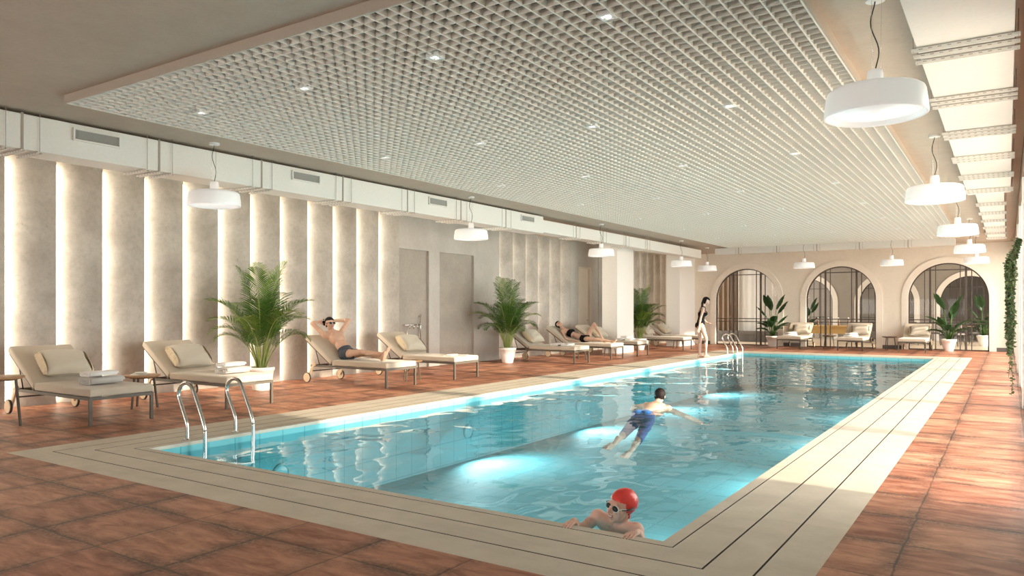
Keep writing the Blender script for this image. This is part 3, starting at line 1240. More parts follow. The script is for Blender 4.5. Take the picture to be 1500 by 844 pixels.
for x, lab in FAR:
    place(dup(base_l), (x, 27.0, 0), PI / 2, lab, 'sun loungers along the far wall')


# pillows -----------------------------------------------------------------
def make_pillow():
    n = 18
    vs, fs = [], []
    for s_ in (1, -1):
        for i in range(n + 1):
            for j in range(n + 1):
                u, v = i / n * 2 - 1, j / n * 2 - 1
                t_ = max(0, (1 - u ** 4) * (1 - v ** 4)) ** .55
                pinch = 1 - .10 * (1 - abs(u)) * abs(v) ** 3
                p2 = 1 - .10 * (1 - abs(v)) * abs(u) ** 3
                wr = .006 * math.sin(9 * u + 4 * v) * t_
                vs.append((u * .225 * p2, v * .30 * pinch, s_ * (.115 * t_ + wr + .002)))
    N = (n + 1) ** 2
    for s_ in (0, 1):
        for i in range(n):
            for j in range(n):
                a = s_ * N + i * (n + 1) + j
                q = (a, a + n + 1, a + n + 2, a + 1)
                fs.append(q if s_ == 0 else q[::-1])
    b = MB()
    b.smooth = True
    b.add(vs, fs)
    p = b.build('pillow', M['pillow'])
    # gathered ruffle on the near edge
    for e in (-1, 1):
        b = MB()
        b.smooth = True
        vs, fs = [], []
        m = 40
        for i in range(m + 1):
            t_ = i / m * 2 - 1
            a = .026 * math.sin(i * 1.7)
            for k in range(3):
                vs.append((t_ * .215, e * (.285 + k * .016), a * k / 2 + .075 * (1 - t_ ** 4) * (1 - k / 2.4)))
            for k in range(3):
                vs.append((t_ * .215, e * (.285 + (2 - k) * .016), a * (2 - k) / 2 - .075 * (1 - t_ ** 4) * (1 - (2 - k) / 2.4) - .003))
        for i in range(m):
            for k in range(5):
                a = i * 6 + k
                q = (a, a + 6, a + 7, a + 1)
                fs.append(q if e == 1 else q[::-1])
        b.add(vs, fs)
        b.build('ruffle', M['pillow2'], p)
    return p


pil0 = None


def pillow(lounger_loc, rz, label, dx=0.0, dy=0.0, tilt=.0):
    global pil0
    p = make_pillow() if pil0 is None else dup(pil0)
    pil0 = pil0 or p
    tag(p, label, 'pillow', 'linen pillows on the loungers')
    # leaning on the back: local y across the lounger
    n_off = .045 + .112
    a = BA + .12
    loc = V((HX + .015 + math.cos(BA) * .255 - math.sin(BA) * n_off + dx, dy, .40 + math.sin(BA) * .255 + math.cos(BA) * n_off))
    Mx = Matrix.Translation(lounger_loc) @ Matrix.Rotation(rz, 4, 'Z') @ Matrix.Translation(loc) @ Matrix.Rotation(-a, 4, 'Y') @ Matrix.Rotation(tilt, 4, 'Z')
    p.matrix_world = Mx
    return p


for i, lab in ((0, 'linen pillow with ruffled edge on the nearest left lounger'), (1, 'linen pillow with ruffled edge on the lounger left of the first palm'),
               (3, 'linen pillow with ruffled edge on the lounger holding magazines'), (4, 'linen pillow on the lounger right of the second palm'),
               (6, 'linen pillow behind the knee of the reclining woman'), (7, 'linen pillow on the lounger just beyond the first white column'),
               (8, 'linen pillow left of the standing woman')):
    pillow((LX, LOUNG[i][0], 0), PI, lab, .0, -.03 if i % 2 else -.05, .05 * (i % 3 - 1))
for k, lab in ((0, 'linen pillow on the far lounger beside the left potted plant'), (1, 'linen pillow on the far lounger before the middle arch'),
               (2, 'linen pillow on the far lounger left of the right potted plant')):
    pillow((FAR[k][0], 27.0, 0), PI / 2, lab, 0, -.1, .06)


# towels --------------------------------------------------------------------
def towel_mesh(Lw, wx, hz, turns=3):
    """flat folded towel: spiral section in x-z, extruded along y"""
    b = MB()
    b.smooth = True
    n = 26 * turns
    outer = []
    for i in range(n + 1):
        t_ = i / n
        a = 2 * PI * turns * t_
        s_ = 1 - .80 * t_
        c, q = math.cos(a), math.sin(a)
        ex = .45
        outer.append((wx / 2 * s_ * math.copysign(abs(c) ** ex, c), hz / 2 + hz / 2 * s_ * math.copysign(abs(q) ** ex, q)))
    th = .012
    inner = []
    for i in range(n + 1):
        x, z = outer[i]
        cx, cz = x, z - hz / 2
        l = math.hypot(cx / (wx / 2), cz / (hz / 2)) or 1
        k = 1 - .62 / turns / max(l, .45)
        inner.append((cx * max(k, .3), hz / 2 + cz * max(k, .3)))
    vs, fs = [], []
    for e in (-1, 1):
        for p in outer:
            vs.append((p[0], e * Lw / 2, p[1]))
        for p in inner:
            vs.append((p[0], e * Lw / 2, p[1]))
    N = n + 1
    for i in range(n):
        fs += [(i, i + 1, 2 * N + i + 1, 2 * N + i), (N + i, 3 * N + i, 3 * N + i + 1, N + i + 1),
               (i, N + i, N + i + 1, i + 1), (2 * N + i, 2 * N + i + 1, 3 * N + i + 1, 3 * N + i)]
    b.add(vs, fs)
    return b


tw0 = {}


def towel(loc, rz, L_, w_, h_, mat, label, group):
    key = (L_, w_, h_, mat.name)
    if key not in tw0:
        o = towel_mesh(L_, w_, h_).build('towel', mat)
        tw0[key] = o
    else:
        o = dup(tw0[key])
    tag(o, label, 'towel', group)
    return place(o, loc, rz)


ZS = .446
GT = 'folded towels on the loungers'
def tstack(c, rz, where, z=ZS):
    towel((c[0], c[1], z), rz, .44, .30, .10, M['towelg'], 'grey folded towel ' + where, GT)
    towel((c[0] - .02, c[1] - .02, z + .101), rz, .38, .23, .07, M['towelw'], 'white towel atop the grey one ' + where, GT)


tstack((-9.58, 5.07), .12, 'on the nearest left lounger')
tstack((-9.55, 6.98), .10, 'on the lounger left of the first palm')
towel((-9.42, 16.85, ZS), .1, .40, .24, .07, M['towelw'], 'front white rolled towel on the lounger right of the second palm', GT)
towel((-9.72, 16.84, ZS), .1, .40, .24, .07, M['towelw'], 'rear white rolled towel on the lounger right of the second palm', GT)
towel((-9.50, 20.87, ZS), .1, .40, .24, .07, M['towelw'], 'lower white rolled towel on the lounger beside the first white column', GT)
towel((-9.80, 20.88, ZS), .1, .40, .24, .07, M['towelw'], 'rear white rolled towel on the lounger beside the first white column', GT)
towel((-9.65, 20.87, ZS + .071), .15, .40, .24, .07, M['towelw'], 'topmost rolled towel on the lounger beside the white column', GT)
for k, w_ in ((0, 'on the far lounger beside the left potted plant'), (1, 'on the far lounger before the middle arch')):
    x = FAR[k][0]
    towel((x - .04, 27.42, ZS), PI / 2 + .1, .44, .30, .085, M['towelw'], 'lower white folded towel ' + w_, GT)
    towel((x - .03, 27.44, ZS + .086), PI / 2 + .15, .38, .23, .06, M['towelw'], 'upper white folded towel ' + w_, GT)


# magazines
def magazine(loc, rz, label, mat, g_):
    b = MB().box(-.105, .105, -.145, .145, 0, .008)
    o = b.build('magazine', M['paper'])
    MB().box(-.105, .105, -.145, .145, .0082, .0095).build('cover', mat, o)
    MB().box(-.107, -.105, -.145, .145, 0, .0095).build('spine', mat, o)
    tag(o, label, 'magazine', g_)
    return place(o, loc, rz)


MG = 'magazines on the lounger right of the man'
magazine((-9.52, 12.12, ZS), .5, 'lowest magazine of the stack on the lounger right of the man', M['inkc'], MG)
magazine((-9.50, 12.10, ZS + .0096), .2, 'middle magazine of the stack on the lounger right of the man', M['paper'], MG)
magazine((-9.54, 12.11, ZS + .0192), -.2, 'top magazine of the stack on the lounger right of the man', M['inkc'], MG)
magazine((-9.25, 12.31, ZS), 1.3, 'single magazine beside the stack on the lounger right of the man', M['paper'], MG)

# side tables
ST = 'round wooden side tables between the loungers'
TABS = [((-9.98, 4.10, 0), .60, 'round wooden side table cut off by the left edge of the picture'),
        ((-10.22, 5.98, 0), .47, 'round wooden side table between the two nearest left loungers'),
        ((-9.72, 11.12, 0), .40, 'round wooden side table between the man and the magazine lounger'),
        ((-9.75, 18.10, 0), .40, 'round wooden side table beside the lounger of the woman in a bikini'),
        ((-9.75, 19.98, 0), .40, 'round wooden side table between the bikini woman and the rolled towels'),
        ((-9.75, 25.42, 0), .40, 'round wooden side table between the two loungers beyond the column'),
        ((-5.28, 28.45, 0), .46, 'round wooden side table between the left and middle far loungers'),
        ((-3.36, 28.45, 0), .46, 'round wooden side table between the middle and right far loungers')]
for loc, h, lab in TABS:
    round_table('side_table', lab, loc, .24, h, M['wood'] if loc[1] < 20 else M['woodd'], M['taupe'], ST)
TG = 'reading on the side table between the two nearest loungers'
magazine((-10.24, 5.96, .471), .9, 'pale magazine on the wooden side table between the nearest loungers', M['paper'], TG)
r = thing('bowl', 'small pale dish on the wooden side table between the nearest loungers', 'bowl', (-10.20, 5.95, .4812))
b = MB()
b.smooth = True
b.lathe([(.04, 0), (.075, .014), (.085, .026), (.080, .026), (.06, .012), (.001, .008)], n=26)
b.build('dish', M['paper'], r)

# shower in the first niche
r = thing('shower_mixer', 'chrome shower mixer bar and riser in the left grey niche', 'shower', (WX - nd, 13.5, 0))
MB().tube([(.06, -.27, 1.02), (.06, .27, 1.02)], .014).build('bar', M['steel'], r)
for y in (-.13, .02, .15):
    k = MB().tube([(.0, y, 1.02), (.09, y, 1.02)], .018).build('valve', M['steel'], r)
    MB().tube([(.085, y, 1.02), (.085, y, .93)], .012).build('lever', M['steel'], k)
MB().tube([(.05, .30, .66), (.05, .30, 1.26)], .011).build('riser', M['steel'], r)
for z in (.70, 1.22):
    MB().tube([(0, .30, z), (.05, .30, z)], .012).build('bracket', M['steel'], r)
MB().tube([(.06, -.2, 1.01), (.07, -.2, .8), (.07, -.1, .58), (.07, .1, .56), (.06, .24, .72), (.05, .29, 1.1)], .007).build('hose', M['steel'], r)

# ------------------------------------------------------------------ plants
def pot_parts(r, rt, rb_, h):
    b = MB()
    b.smooth = True
    b.lathe([(rb_ * .9, 0), (rb_, .012), (rb_ + (rt - rb_) * .5, h * .5), (rt - .01, h - .06), (rt, h - .055), (rt, h), (rt - .03, h), (rt - .035, h - .06), (.001, h - .07)], n=44)
    b.build('pot', M['pot'], r)
    b = MB()
    b.smooth = True
    b.lathe([(rt - .036, h - .055), (rt * .5, h - .035), (.001, h - .03)], n=30)
    b.build('soil', M['soil'], r)


def frond(rnd, az, el0, L_, droop, base, light):
    """arching feather leaf; returns MB with stalk (mat 0) and leaflets (mat 1)"""
    b = MB()
    d = V((math.cos(az), math.sin(az), 0))
    side = V((-d.y, d.x, 0))
    p = V(base)
    el = el0
    n = 26
    pts, dirs = [p.copy()], []
    for i in range(n):
        t_ = i / n
        el -= droop / n * (.25 + 1.9 * t_ * t_ * 1.3)
        v = d * math.cos(el) + V((0, 0, 1)) * math.sin(el)
        dirs.append(v)
        p = p + v * (L_ / n)
        pts.append(p.copy())
    dirs.append(dirs[-1])
    b.mat = 0
    b.tube(pts, [.012 * (1 - .85 * i / n) for i in range(n + 1)], 6)
    b.mat = 1
    s0 = .36
    m = 36
    for i in range(m):
        t_ = s0 + (1 - s0) * (i + .5) / m
        k = min(int(t_ * n), n - 1)
        q = pts[k].lerp(pts[k + 1], t_ * n - k)
        v = dirs[k]
        up = side.cross(v) * -1
        if up.z < 0:
            up = -up
        u = (t_ - s0) / (1 - s0)
        ll = .36 * L_ / 1.5 * (math.sin(PI * (.18 + .80 * u)) ** .8) * rnd.uniform(.85, 1.1)
        fwd = .55 + .5 * u
        for sg in (-1, 1):
            dd = (side * sg + v * fwd + up * rnd.uniform(.12, .34)).normalized()
            w = .0078
            wv = v.cross(dd).cross(dd)
            wv = (v - dd * v.dot(dd)).normalized()
            g1 = q + dd * ll * .5
            g2 = q + dd * ll * .85 - V((0, 0, 1)) * ll * .07
            g3 = q + dd * ll - V((0, 0, 1)) * ll * .20
            b.add([q - wv * w * .5, q + wv * w * .5, g1 + wv * w, g1 - wv * w, g2 + wv * w * .6, g2 - wv * w * .6, g3],
                  [(0, 1, 2, 3), (3, 2, 4, 5), (5, 4, 6)])
    return b


def make_palm():
    r = thing('potted_palm', '', 'potted palm', (0, 0, 0))
    pot_parts(r, .225, .14, .40)
    rnd = random.Random(11)
    for i in range(26):
        az = i * 2.399 + rnd.uniform(-.25, .25)
        inner = i / 26
        if i < 5:
            el, L_, dr = 1.52 + rnd.uniform(-.06, .05), 1.82 + rnd.uniform(-.1, .10), .5
        elif i < 13:
            el, L_, dr = 1.40 + rnd.uniform(-.05, .04), 1.66 + rnd.uniform(-.15, .08), 1.35
        elif i < 20:
            el, L_, dr = 1.33 + rnd.uniform(-.06, .06), 1.48 + rnd.uniform(-.15, .06), 1.75
        else:
            el, L_, dr = 1.30 + rnd.uniform(-.10, .08), 1.22 + rnd.uniform(-.15, .06), 2.2
        base = (math.cos(az) * rnd.uniform(.015, .08), math.sin(az) * rnd.uniform(.015, .08), .36)
        light = rnd.random() < .10 or i < 2
        frond(rnd, az, el, L_, dr, base, light).build('frond', [M['stalk'], M['palm_y'] if light else M['palm']], r)
    return r


pm = make_palm()
place(pm, (-10.72, 8.40, 0), .4, 'tall feathery palm in a white pot between the second lounger and the man', 'potted palms along the left wall')
place(dup(pm), (-10.80, 16.15, 0), 2.3, 'feathery palm in a white pot in front of the grey wall right of the niches', 'potted palms along the left wall')
place(dup(pm), (-10.40, 23.62, 0), 4.1, 'feathery palm in a white pot partly hidden by the white column', 'potted palms along the left wall')


def make_bop():
    r = thing('potted_plant', '', 'potted plant', (0, 0, 0))
    pot_parts(r, .235, .135, .40)
    rnd = random.Random(5)
    spec = [(.3, 1.42, 1.0, .70), (2.5, 1.30, 1.12, .62), (4.0, 1.36, 1.05, .66), (5.2, 1.22, .9, .66), (1.3, 1.2, .75, .6), (3.2, .95, .55, .58),
            (0.0, .85, .50, .58), (2.0, .75, .42, .52), (4.6, .80, .40, .5), (5.8, .60, .36, .5), (3.6, .55, .34, .5), (1.0, .5, .32, .48), (2.8, .95, .40, .5), (.6, .8, .45, .5), (5.2, .7, .36, .5), (4.2, 1.05, .55, .5)]
    for az, el, stem, bl in spec:
        b = MB()
        d = V((math.cos(az), math.sin(az), 0))
        side = V((-d.y, d.x, 0))
        v0 = d * math.cos(el) + V((0, 0, 1)) * math.sin(el)
        p0 = V((d.x * .03, d.y * .03, .35))
        p1 = p0 + (v0 * .6 + V((0, 0, .4))) * stem
        b.mat = 0
        b.tube([p0, p0.lerp(p1, .5) + V((0, 0, .03)), p1], [.016, .012, .009], 7)
        b.mat = 1
        b.smooth = True
        n = 12
        vs, fs = [], []
        q = p1.copy()
        e2 = el
        for i in range(n + 1):
            t_ = i / n
            w = .145 * (math.sin(PI * min(1, t_ * .97 + .03)) ** .75) * (1.12 - .5 * t_)
            e2 -= .06
            v = d * math.cos(e2) + V((0, 0, 1)) * math.sin(e2)
            nrm = side.cross(v)
            if nrm.z < 0 and el < 1.0:
                nrm = -nrm
            rip = .012 * math.sin(i * 2.3)
            vs += [q + side * w + nrm * (w * .45 + rip), q + side * w * .5 + nrm * w * .14, q, q - side * w * .5 + nrm * w * .14, q - side * w + nrm * (w * .45 - rip)]
            q = q + v * bl / n
        for i in range(n):
            for k in range(4):
                a = i * 5 + k
                fs.append((a, a + 1, a + 6, a + 5))
        b.add(vs, fs)
        b.smooth = False
        b.build('leaf', [M['palm'], M['bop']], r)
    return r


bp = make_bop()
place(bp, (-1.62, 28.55, 0), .0, 'broad-leaved plant in a white pot before the right glazed arch', 'broad-leaved plants along the far wall')
place(dup(bp), (-7.25, 28.45, 0), 1.9, 'broad-leaved plant in a white pot before the left glazed arch', 'broad-leaved plants along the far wall')
for x, y, rz, lab in ((-.75, 33.4, 2.0, 'broad-leaved plant inside the lounge behind the right arch'), (-7.7, 36.5, .5, 'broad-leaved plant inside the lounge behind the middle arch')):
    place(dup(bp), (x, y, 0), rz, lab, 'plants in the lounge')


def make_vine():
    r = thing('hanging_plant', 'long trailing green vine hanging beside the right hand windows', 'hanging plant', (.055, 12.75, 0))
    rnd = random.Random(8)
    b = MB().tube([(.118, 0, 2.36), (.06, 0, 2.40), (-.02, 0, 2.38)], .010)
    b.build('hook', M['vinestem'], r)
    ends = [.18, .45, .62, .7, .75, .85, .95, 1.1, 1.25, 1.4, 1.5, 1.65, 1.8, 1.9]
    for k, ze in enumerate(ends):
        b = MB()
        a = k * 2.4
        rr = rnd.uniform(.02, .075)
        pts = []
        n = max(6, int((2.38 - ze) / .08))
        ph = rnd.uniform(0, 6)
        for i in range(n + 1):
            t_ = i / n
            z = 2.38 - (2.38 - ze) * t_ + .05 * math.sin(min(1, t_ * 6) * PI) * (1 - t_)
            spread = min(1, t_ * n / 5)
            arc = min(1, (2.38 - z) / .35 + .1)
            pts.append(V((.10 - .13 * arc + rr * math.cos(a) * spread * (1.1 - .5 * t_) + .012 * math.sin(ph + i * .6), rr * math.sin(a) * spread + .012 * math.cos(ph + i * .7), z)))
        b.mat = 0
        b.tube(pts, .0035, 5)
        b.mat = 1
        for i in range(n):
            dens = 17 if pts[i].z > .8 else 6
            for q in range(dens):
                p = pts[i].lerp(pts[i + 1], rnd.random())
                d = V((rnd.uniform(-1, 1), rnd.uniform(-1, 1), rnd.uniform(-.9, .3))).normalized()
                L_ = rnd.uniform(.028, .055)
                s_ = d.cross(V((rnd.uniform(-1, 1), rnd.uniform(-1, 1), rnd.uniform(-1, 1)))).normalized() * L_ * .3
                m_ = p + d * L_ * .5
                b.add([p, m_ + s_, p + d * L_, m_ - s_], [(0, 1, 2, 3)])
        b.build('strand', [M['vinestem'], M['vine']], r)
    return r


make_vine()


# ------------------------------------------------------------------ people
def frame_ax(fwd, up):
    up = V(up).normalized()
    fwd = V(fwd)
    fwd = (fwd - up * fwd.dot(up)).normalized()
    left = up.cross(fwd)
    return left, up, fwd


class Body:
    def __init__(s, k=1.0, female=False):
        s.b = MB()
        s.k = k
        s.f = female

    def torso(s, pelvis, chest, neck, shl, shr, fwd):
        k, b = s.k, s.b
        pelvis, chest, neck, shl, shr = V(pelvis), V(chest), V(neck), V(shl), V(shr)
        up = (chest - pelvis).normalized()
        left, _, fw = frame_ax(fwd, up)
        s.tf = (left, up, fw)
        fem = s.f
        A = (left, fw, up)
        b.ell(pelvis, ((.165 if fem else .162) * k, .108 * k, .11 * k), A)
        for sg in (-1, 1):
            b.ell(pelvis + left * sg * .075 * k - fw * .045 * k - up * .04 * k, (.082 * k, .078 * k, .09 * k), A)
        mid = pelvis.lerp(chest, .5)
        b.ell(mid, ((.118 if fem else .138) * k, (.083 if fem else .096) * k, .15 * k), A)
        b.ell(pelvis.lerp(chest, .25), ((.14 if fem else .148) * k, .095 * k, .12 * k), A)
        b.ell(chest, ((.138 if fem else .172) * k, (.098 if fem else .118) * k, .16 * k), A)
        top = chest.lerp(neck, .62)
        b.ell(top, ((.13 if fem else .16) * k, .075 * k, .09 * k), A)
        for sg in (-1, 1):
            if fem:
                b.ell(chest + left * sg * .072 * k + fw * .075 * k + up * .01 * k, (.062 * k, .058 * k, .062 * k), A)
            else:
                b.ell(chest + left * sg * .075 * k + fw * .066 * k + up * .045 * k, (.082 * k, .05 * k, .065 * k), A)
        rs = (.045 if fem else .063) * k
        for sh in (shl, shr):
            b.cone(neck - up * .035 * k, sh, .045 * k, rs)
            b.ell(sh, (rs * 1.08,) * 3)
            b.cone(chest + (sh - chest) * .35, sh, .07 * k, rs * .9)

    def head(s, hc, neck, fwd, up, hk=None, ears=True):
        k = hk or s.k
        b = s.b
        hc = V(hc)
        left, u, f = frame_ax(fwd, up)
        s.hf = (hc, left, u, f, k)

        def P(x, y, z):
            return hc + left * x * k + u * y * k + f * z * k
        s.P = P
        A = (left, f, u)
        fem = s.f
        b.ell(P(0, .03, -.012), (.075 * k, .095 * k, .086 * k), A)
        b.ell(P(0, -.02, .035), (.060 * k, .058 * k, .080 * k), A)
        b.ell(P(0, -.072, .042), ((.036 if fem else .042) * k, .042 * k, .036 * k), A)
        b.ell(P(0, -.094, .068), (.02 * k, .018 * k, .016 * k), A)
        b.cone(P(0, .004, .092), P(0, -.030, .106), .010 * k, .0145 * k)
        for sg in (-1, 1):
            b.ell(P(sg * .012, -.032, .096), (.009 * k, .011 * k, .009 * k), A)
            b.ell(P(sg * .036, -.026, .064), (.024 * k, .024 * k, .022 * k), A)
            if ears:
                b.ell(P(sg * .077, -.012, -.006), (.009 * k, .019 * k, .031 * k), A)
        b.cone(P(-.032, .020, .078), P(.032, .020, .078), .013 * k, .013 * k)
        b.cone(P(-.017, -.058, .088), P(.017, -.058, .088), .0075 * k, .0075 * k)
        b.cone(P(-.015, -.069, .085), P(.015, -.069, .085), .008 * k, .008 * k)
        nr = (.046 if s.f else .057) * s.k
        b.cone(V(neck) - V(s.tf[1]) * .03 * s.k, P(0, -.055, -.022), nr * 1.08, nr * .96)

    def arm(s, sh, el, wr):
        k, b, fem = s.k, s.b, s.f
        sh, el, wr = V(sh), V(el), V(wr)
        q = .84 if fem else 1.12
        b.cone(sh, el, .047 * k * q, .036 * k * q)
        b.ell(sh.lerp(el, .45), (.046 * k * q,) * 3)
        b.cone(el, wr, .037 * k * q, .025 * k * q)
        b.ell(el.lerp(wr, .28), (.041 * k * q,) * 3)

    def hand(s, wr, d, pn, thumb, curl=.5, hk=None):
        """d: towards the fingers, pn: the way the palm faces, thumb: side of the thumb"""
        k = hk or s.k
        b = s.b
        wr, d = V(wr), V(d).normalized()
        pn = V(pn)
        pn = (pn - d * pn.dot(d)).normalized()
        sd = d.cross(pn)
        if sd.dot(V(thumb)) < 0:
            sd = -sd
        b.cone(wr, wr + d * .03 * k, .024 * k, .024 * k)
        b.ell(wr + d * .052 * k, (.040 * k, .050 * k, .0155 * k), (sd, d, pn))
        for i in range(4):
            off = (.0335, .0118, -.0105, -.032)[i] * k
            ln = (.92, 1.0, .94, .76)[i] * k
            p = wr + d * (.088, .094, .090, .080)[i] * k + sd * off
            b.cone(wr + d * .05 * k + sd * off * .8, p, .011 * k, .0088 * k)
            a = curl * .55
            for seg, (L_, r0, r1) in enumerate(((.042, .0083, .0078), (.027, .0078, .0072), (.021, .0072, .0062))):
                v = d * math.cos(a) + pn * math.sin(a) + sd * off * (.9 if seg == 0 else .4)
                v.normalize()
                q = p + v * L_ * ln
                b.cone(p, q, r0 * k, r1 * k)
                p = q
                a += curl * (.8 if seg == 0 else .5)
        p = wr + d * .028 * k + sd * .026 * k
        v = (d * .62 + sd * .72 + pn * .25).normalized()
        q = p + v * .040 * k
        b.cone(p, q, .0135 * k, .0105 * k)
        v2 = (d * .9 + sd * .32 + pn * .35).normalized()
        b.cone(q, q + v2 * .030 * k, .0105 * k, .0088 * k)

    def leg(s, hip, kn, an):
        k, b, fem = s.k, s.b, s.f
        hip, kn, an = V(hip), V(kn), V(an)
        q = .94 if fem else 1.0
        b.cone(hip, kn, .083 * k * q, .050 * k * q)
        b.ell(hip.lerp(kn, .3), (.081 * k * q,) * 3)
        b.ell(kn, (.051 * k * q,) * 3)
        b.cone(kn, an, .047 * k * q, .032 * k * q)
        d = (an - kn).normalized()
        back = s.tf[2] * -1
        back = back - d * back.dot(d)
        back = back.normalized() if back.length > .05 else V((0, 0, 0))
        b.ell(kn.lerp(an, .30) + back * .014 * k, (.050 * k * q,) * 3)
        b.ell(kn.lerp(an, .42) + back * .010 * k, (.044 * k * q,) * 3)

    def foot(s, an, toe, sole):
        k, b = s.k, s.b
        an, toe = V(an), V(toe).normalized()
        sole = V(sole)
        sole = (sole - toe * sole.dot(toe)).normalized()
        sd = toe.cross(sole)
        heel = an - toe * .030 * k + sole * .045 * k
        b.cone(an, heel, .034 * k, .033 * k)
        ball = an + toe * .125 * k + sole * .058 * k
        b.cone(an + toe * .02 * k + sole * .012 * k, ball, .037 * k, .022 * k)
        for sg in (-1, 1):
            b.cone(heel, ball + sd * sg * .024 * k, .030 * k, .020 * k)
        for i in range(5):
            off = (i - 2) * .0175 * k
            p = ball + sd * off + toe * (.012 - .004 * abs(i - 1)) * k
            b.cone(p, p + toe * (.042 - .004 * i) * k + sole * .004 * k, .0115 * k, (.0115 if i == 0 else .0095) * k)

    def finish(s, label, mats, group=None, voxel=.0055, lips=True, smile=False, beard=False):
        """one continuous skin: fuse, remesh and relax"""
        o = s.b.build('person', mats)
        m = o.modifiers.new('fuse', 'REMESH')
        m.mode = 'VOXEL'
        m.voxel_size = voxel
        sm = o.modifiers.new('relax', 'SMOOTH')
        sm.factor = .5
        sm.iterations = 4
        dg = bpy.context.evaluated_depsgraph_get()
        me = bpy.data.meshes.new_from_object(o.evaluated_get(dg))
        o.modifiers.clear()
        old = o.data
        o.data = me
        bpy.data.meshes.remove(old)
        me.name = 'person'
        me.materials.clear()
        for x in mats:
            me.materials.append(x)
        hc, l, u, f, k = s.hf
        idx = []
        for p in me.polygons:
            q = p.center - hc
            x, y, z = q.dot(l) / k, q.dot(u) / k, q.dot(f) / k
            i = 0
            if beard and x * x + y * y + z * z < .13 ** 2 and y < -.03 - .35 * (.075 - z) * (z > .03) - (.0 if z > .03 else .012) and z > .005 and abs(x) < .075:
                i = 4
            if z > .066 and lips:
                w = .023 if smile else .022
                yy = y + .063 - (x * x * 14 if smile else 0)
                if abs(x) < w and abs(yy) < (.0085 if smile else .012):
                    i = 1
                    if smile and abs(yy) < .0042 and abs(x) < .018:
                        i = 2
                elif not smile and .012 < y < .021 and .016 < abs(x) < .048:
                    i = 3
                elif -.008 < y < .003 and .020 < abs(x) < .044 and not smile:
                    i = 3
            idx.append(i)
        me.polygons.foreach_set('material_index', idx)
        me.polygons.foreach_set('use_smooth', [True] * len(me.polygons))
        me.update()
        tag(o, label, 'person', group)
        s.o = o
        return o

    def shell(s, name, mat, pred, off=.005, extra=None, vox=None):
        """clothing or hair: the skin inside a region, lifted off it"""
        me = s.o.data
        ids, vs, fs = {}, [], []
        for p in me.polygons:
            if pred(p.center, p.normal):
                f = []
                for vi in p.vertices:
                    if vi not in ids:
                        ids[vi] = len(vs)
                        v = me.vertices[vi]
                        vs.append(v.co + v.normal * off)
                    f.append(ids[vi])
                fs.append(f)
        b = MB()
        b.smooth = True
        b.add(vs, fs)
        o = b.build(name, mat, s.o)
        sm = o.modifiers.new('even', 'SMOOTH')
        sm.factor = .5
        sm.iterations = 3
        so = o.modifiers.new('thick', 'SOLIDIFY')
        so.thickness = off * 1.2
        so.offset = -.6
        return o

    def hl(s, c):
        hc, l, u, f, k = s.hf
        q = c - hc
        return q.dot(l) / k, q.dot(u) / k, q.dot(f) / k


SKIN = lambda n: [M[n], M['lip'], M['teeth'], M['brow'], M['stubble']]

# --- man on the third lounger
B = Body(1.0)
tw = (V((.73, 0, .68)))
B.torso((-10.45, 10.15, .565), (-10.72, 10.15, .83), (-10.86, 10.15, .975), (-10.84, 10.345, .915), (-10.85, 9.955, .905), tw)
B.head((-10.895, 10.13, 1.115), (-10.86, 10.15, .975), (.92, -.22, -.10), (-.14, .03, .99), 1.07)
B.arm((-10.84, 10.345, .915), (-10.80, 10.54, 1.17), (-10.985, 10.325, 1.17))
B.arm((-10.85, 9.955, .905), (-11.00, 9.79, 1.12), (-11.02, 9.98, 1.15))
B.hand((-10.985, 10.325, 1.17), (-.12, -.95, -.25), (.9, -.2, .1), (0, 0, 1), .35)
B.hand((-11.02, 9.98, 1.15), (.02, .95, -.25), (.9, .2, .1), (0, 0, 1), .35)
B.leg((-10.41, 10.245, .55), (-9.95, 10.235, .565), (-9.52, 10.10, .505))
B.leg((-10.41, 10.055, .55), (-9.965, 10.03, .60), (-9.50, 10.13, .575))
B.foot((-9.52, 10.10, .505), (.45, -.15, .88), (.88, 0, -.45))
B.foot((-9.50, 10.13, .575), (.42, .12, .90), (.90, 0, -.42))
man = B.finish('person in dark trunks and sunglasses lying on a lounger with hands behind the head', SKIN('skin_m'), voxel=.006, beard=True)
pl_, ch_ = V((-10.45, 10.15, .565)), V((-10.72, 10.15, .83))
up_ = (ch_ - pl_).normalized()


def trunk_pred(c, n):
    a = (c - pl_).dot(up_)
    return a < .105 and c.x < -10.31 + .25 * (c.z - .55) and c.z < .80


B.shell('swim_trunks', M['trunks'], trunk_pred, .009)


def short_hair(B, lim=.048):
    def f(c, n):
        x, y, z = B.hl(c)
        return (y > lim + .15 * max(0, z) * .6 or (z < -.012 and y > -.06)) and y < .2 and (x * x + (y - .02) ** 2 + z * z) < .13 ** 2 and not (abs(x) > .079 and y < .02) and z < .088
    return f


B.shell('hair', M['hair'], short_hair(B), .009)


def beard(c, n):
    x, y, z = B.hl(c)
    return False


P = B.P
b = MB()
lx, uy, fz = B.hf[1], B.hf[2], B.hf[3]
A3 = Matrix((lx, uy, fz)).transposed().to_4x4()
for sg in (-1, 1):
    Mx = A3.copy()
    Mx.translation = P(sg * .034, -.004, .098)
    b.box(-.027, .027, -.020, .020, -.003, .003, Mx)
    b.bar(P(sg * .060, .008, .094), P(sg * .082, .004, -.005), .005, .009, uy)
b.bar(P(-.012, .008, .104), P(.012, .008, .104), .006, .006, uy)
b.build('sunglasses', M['lens'], man, .004)

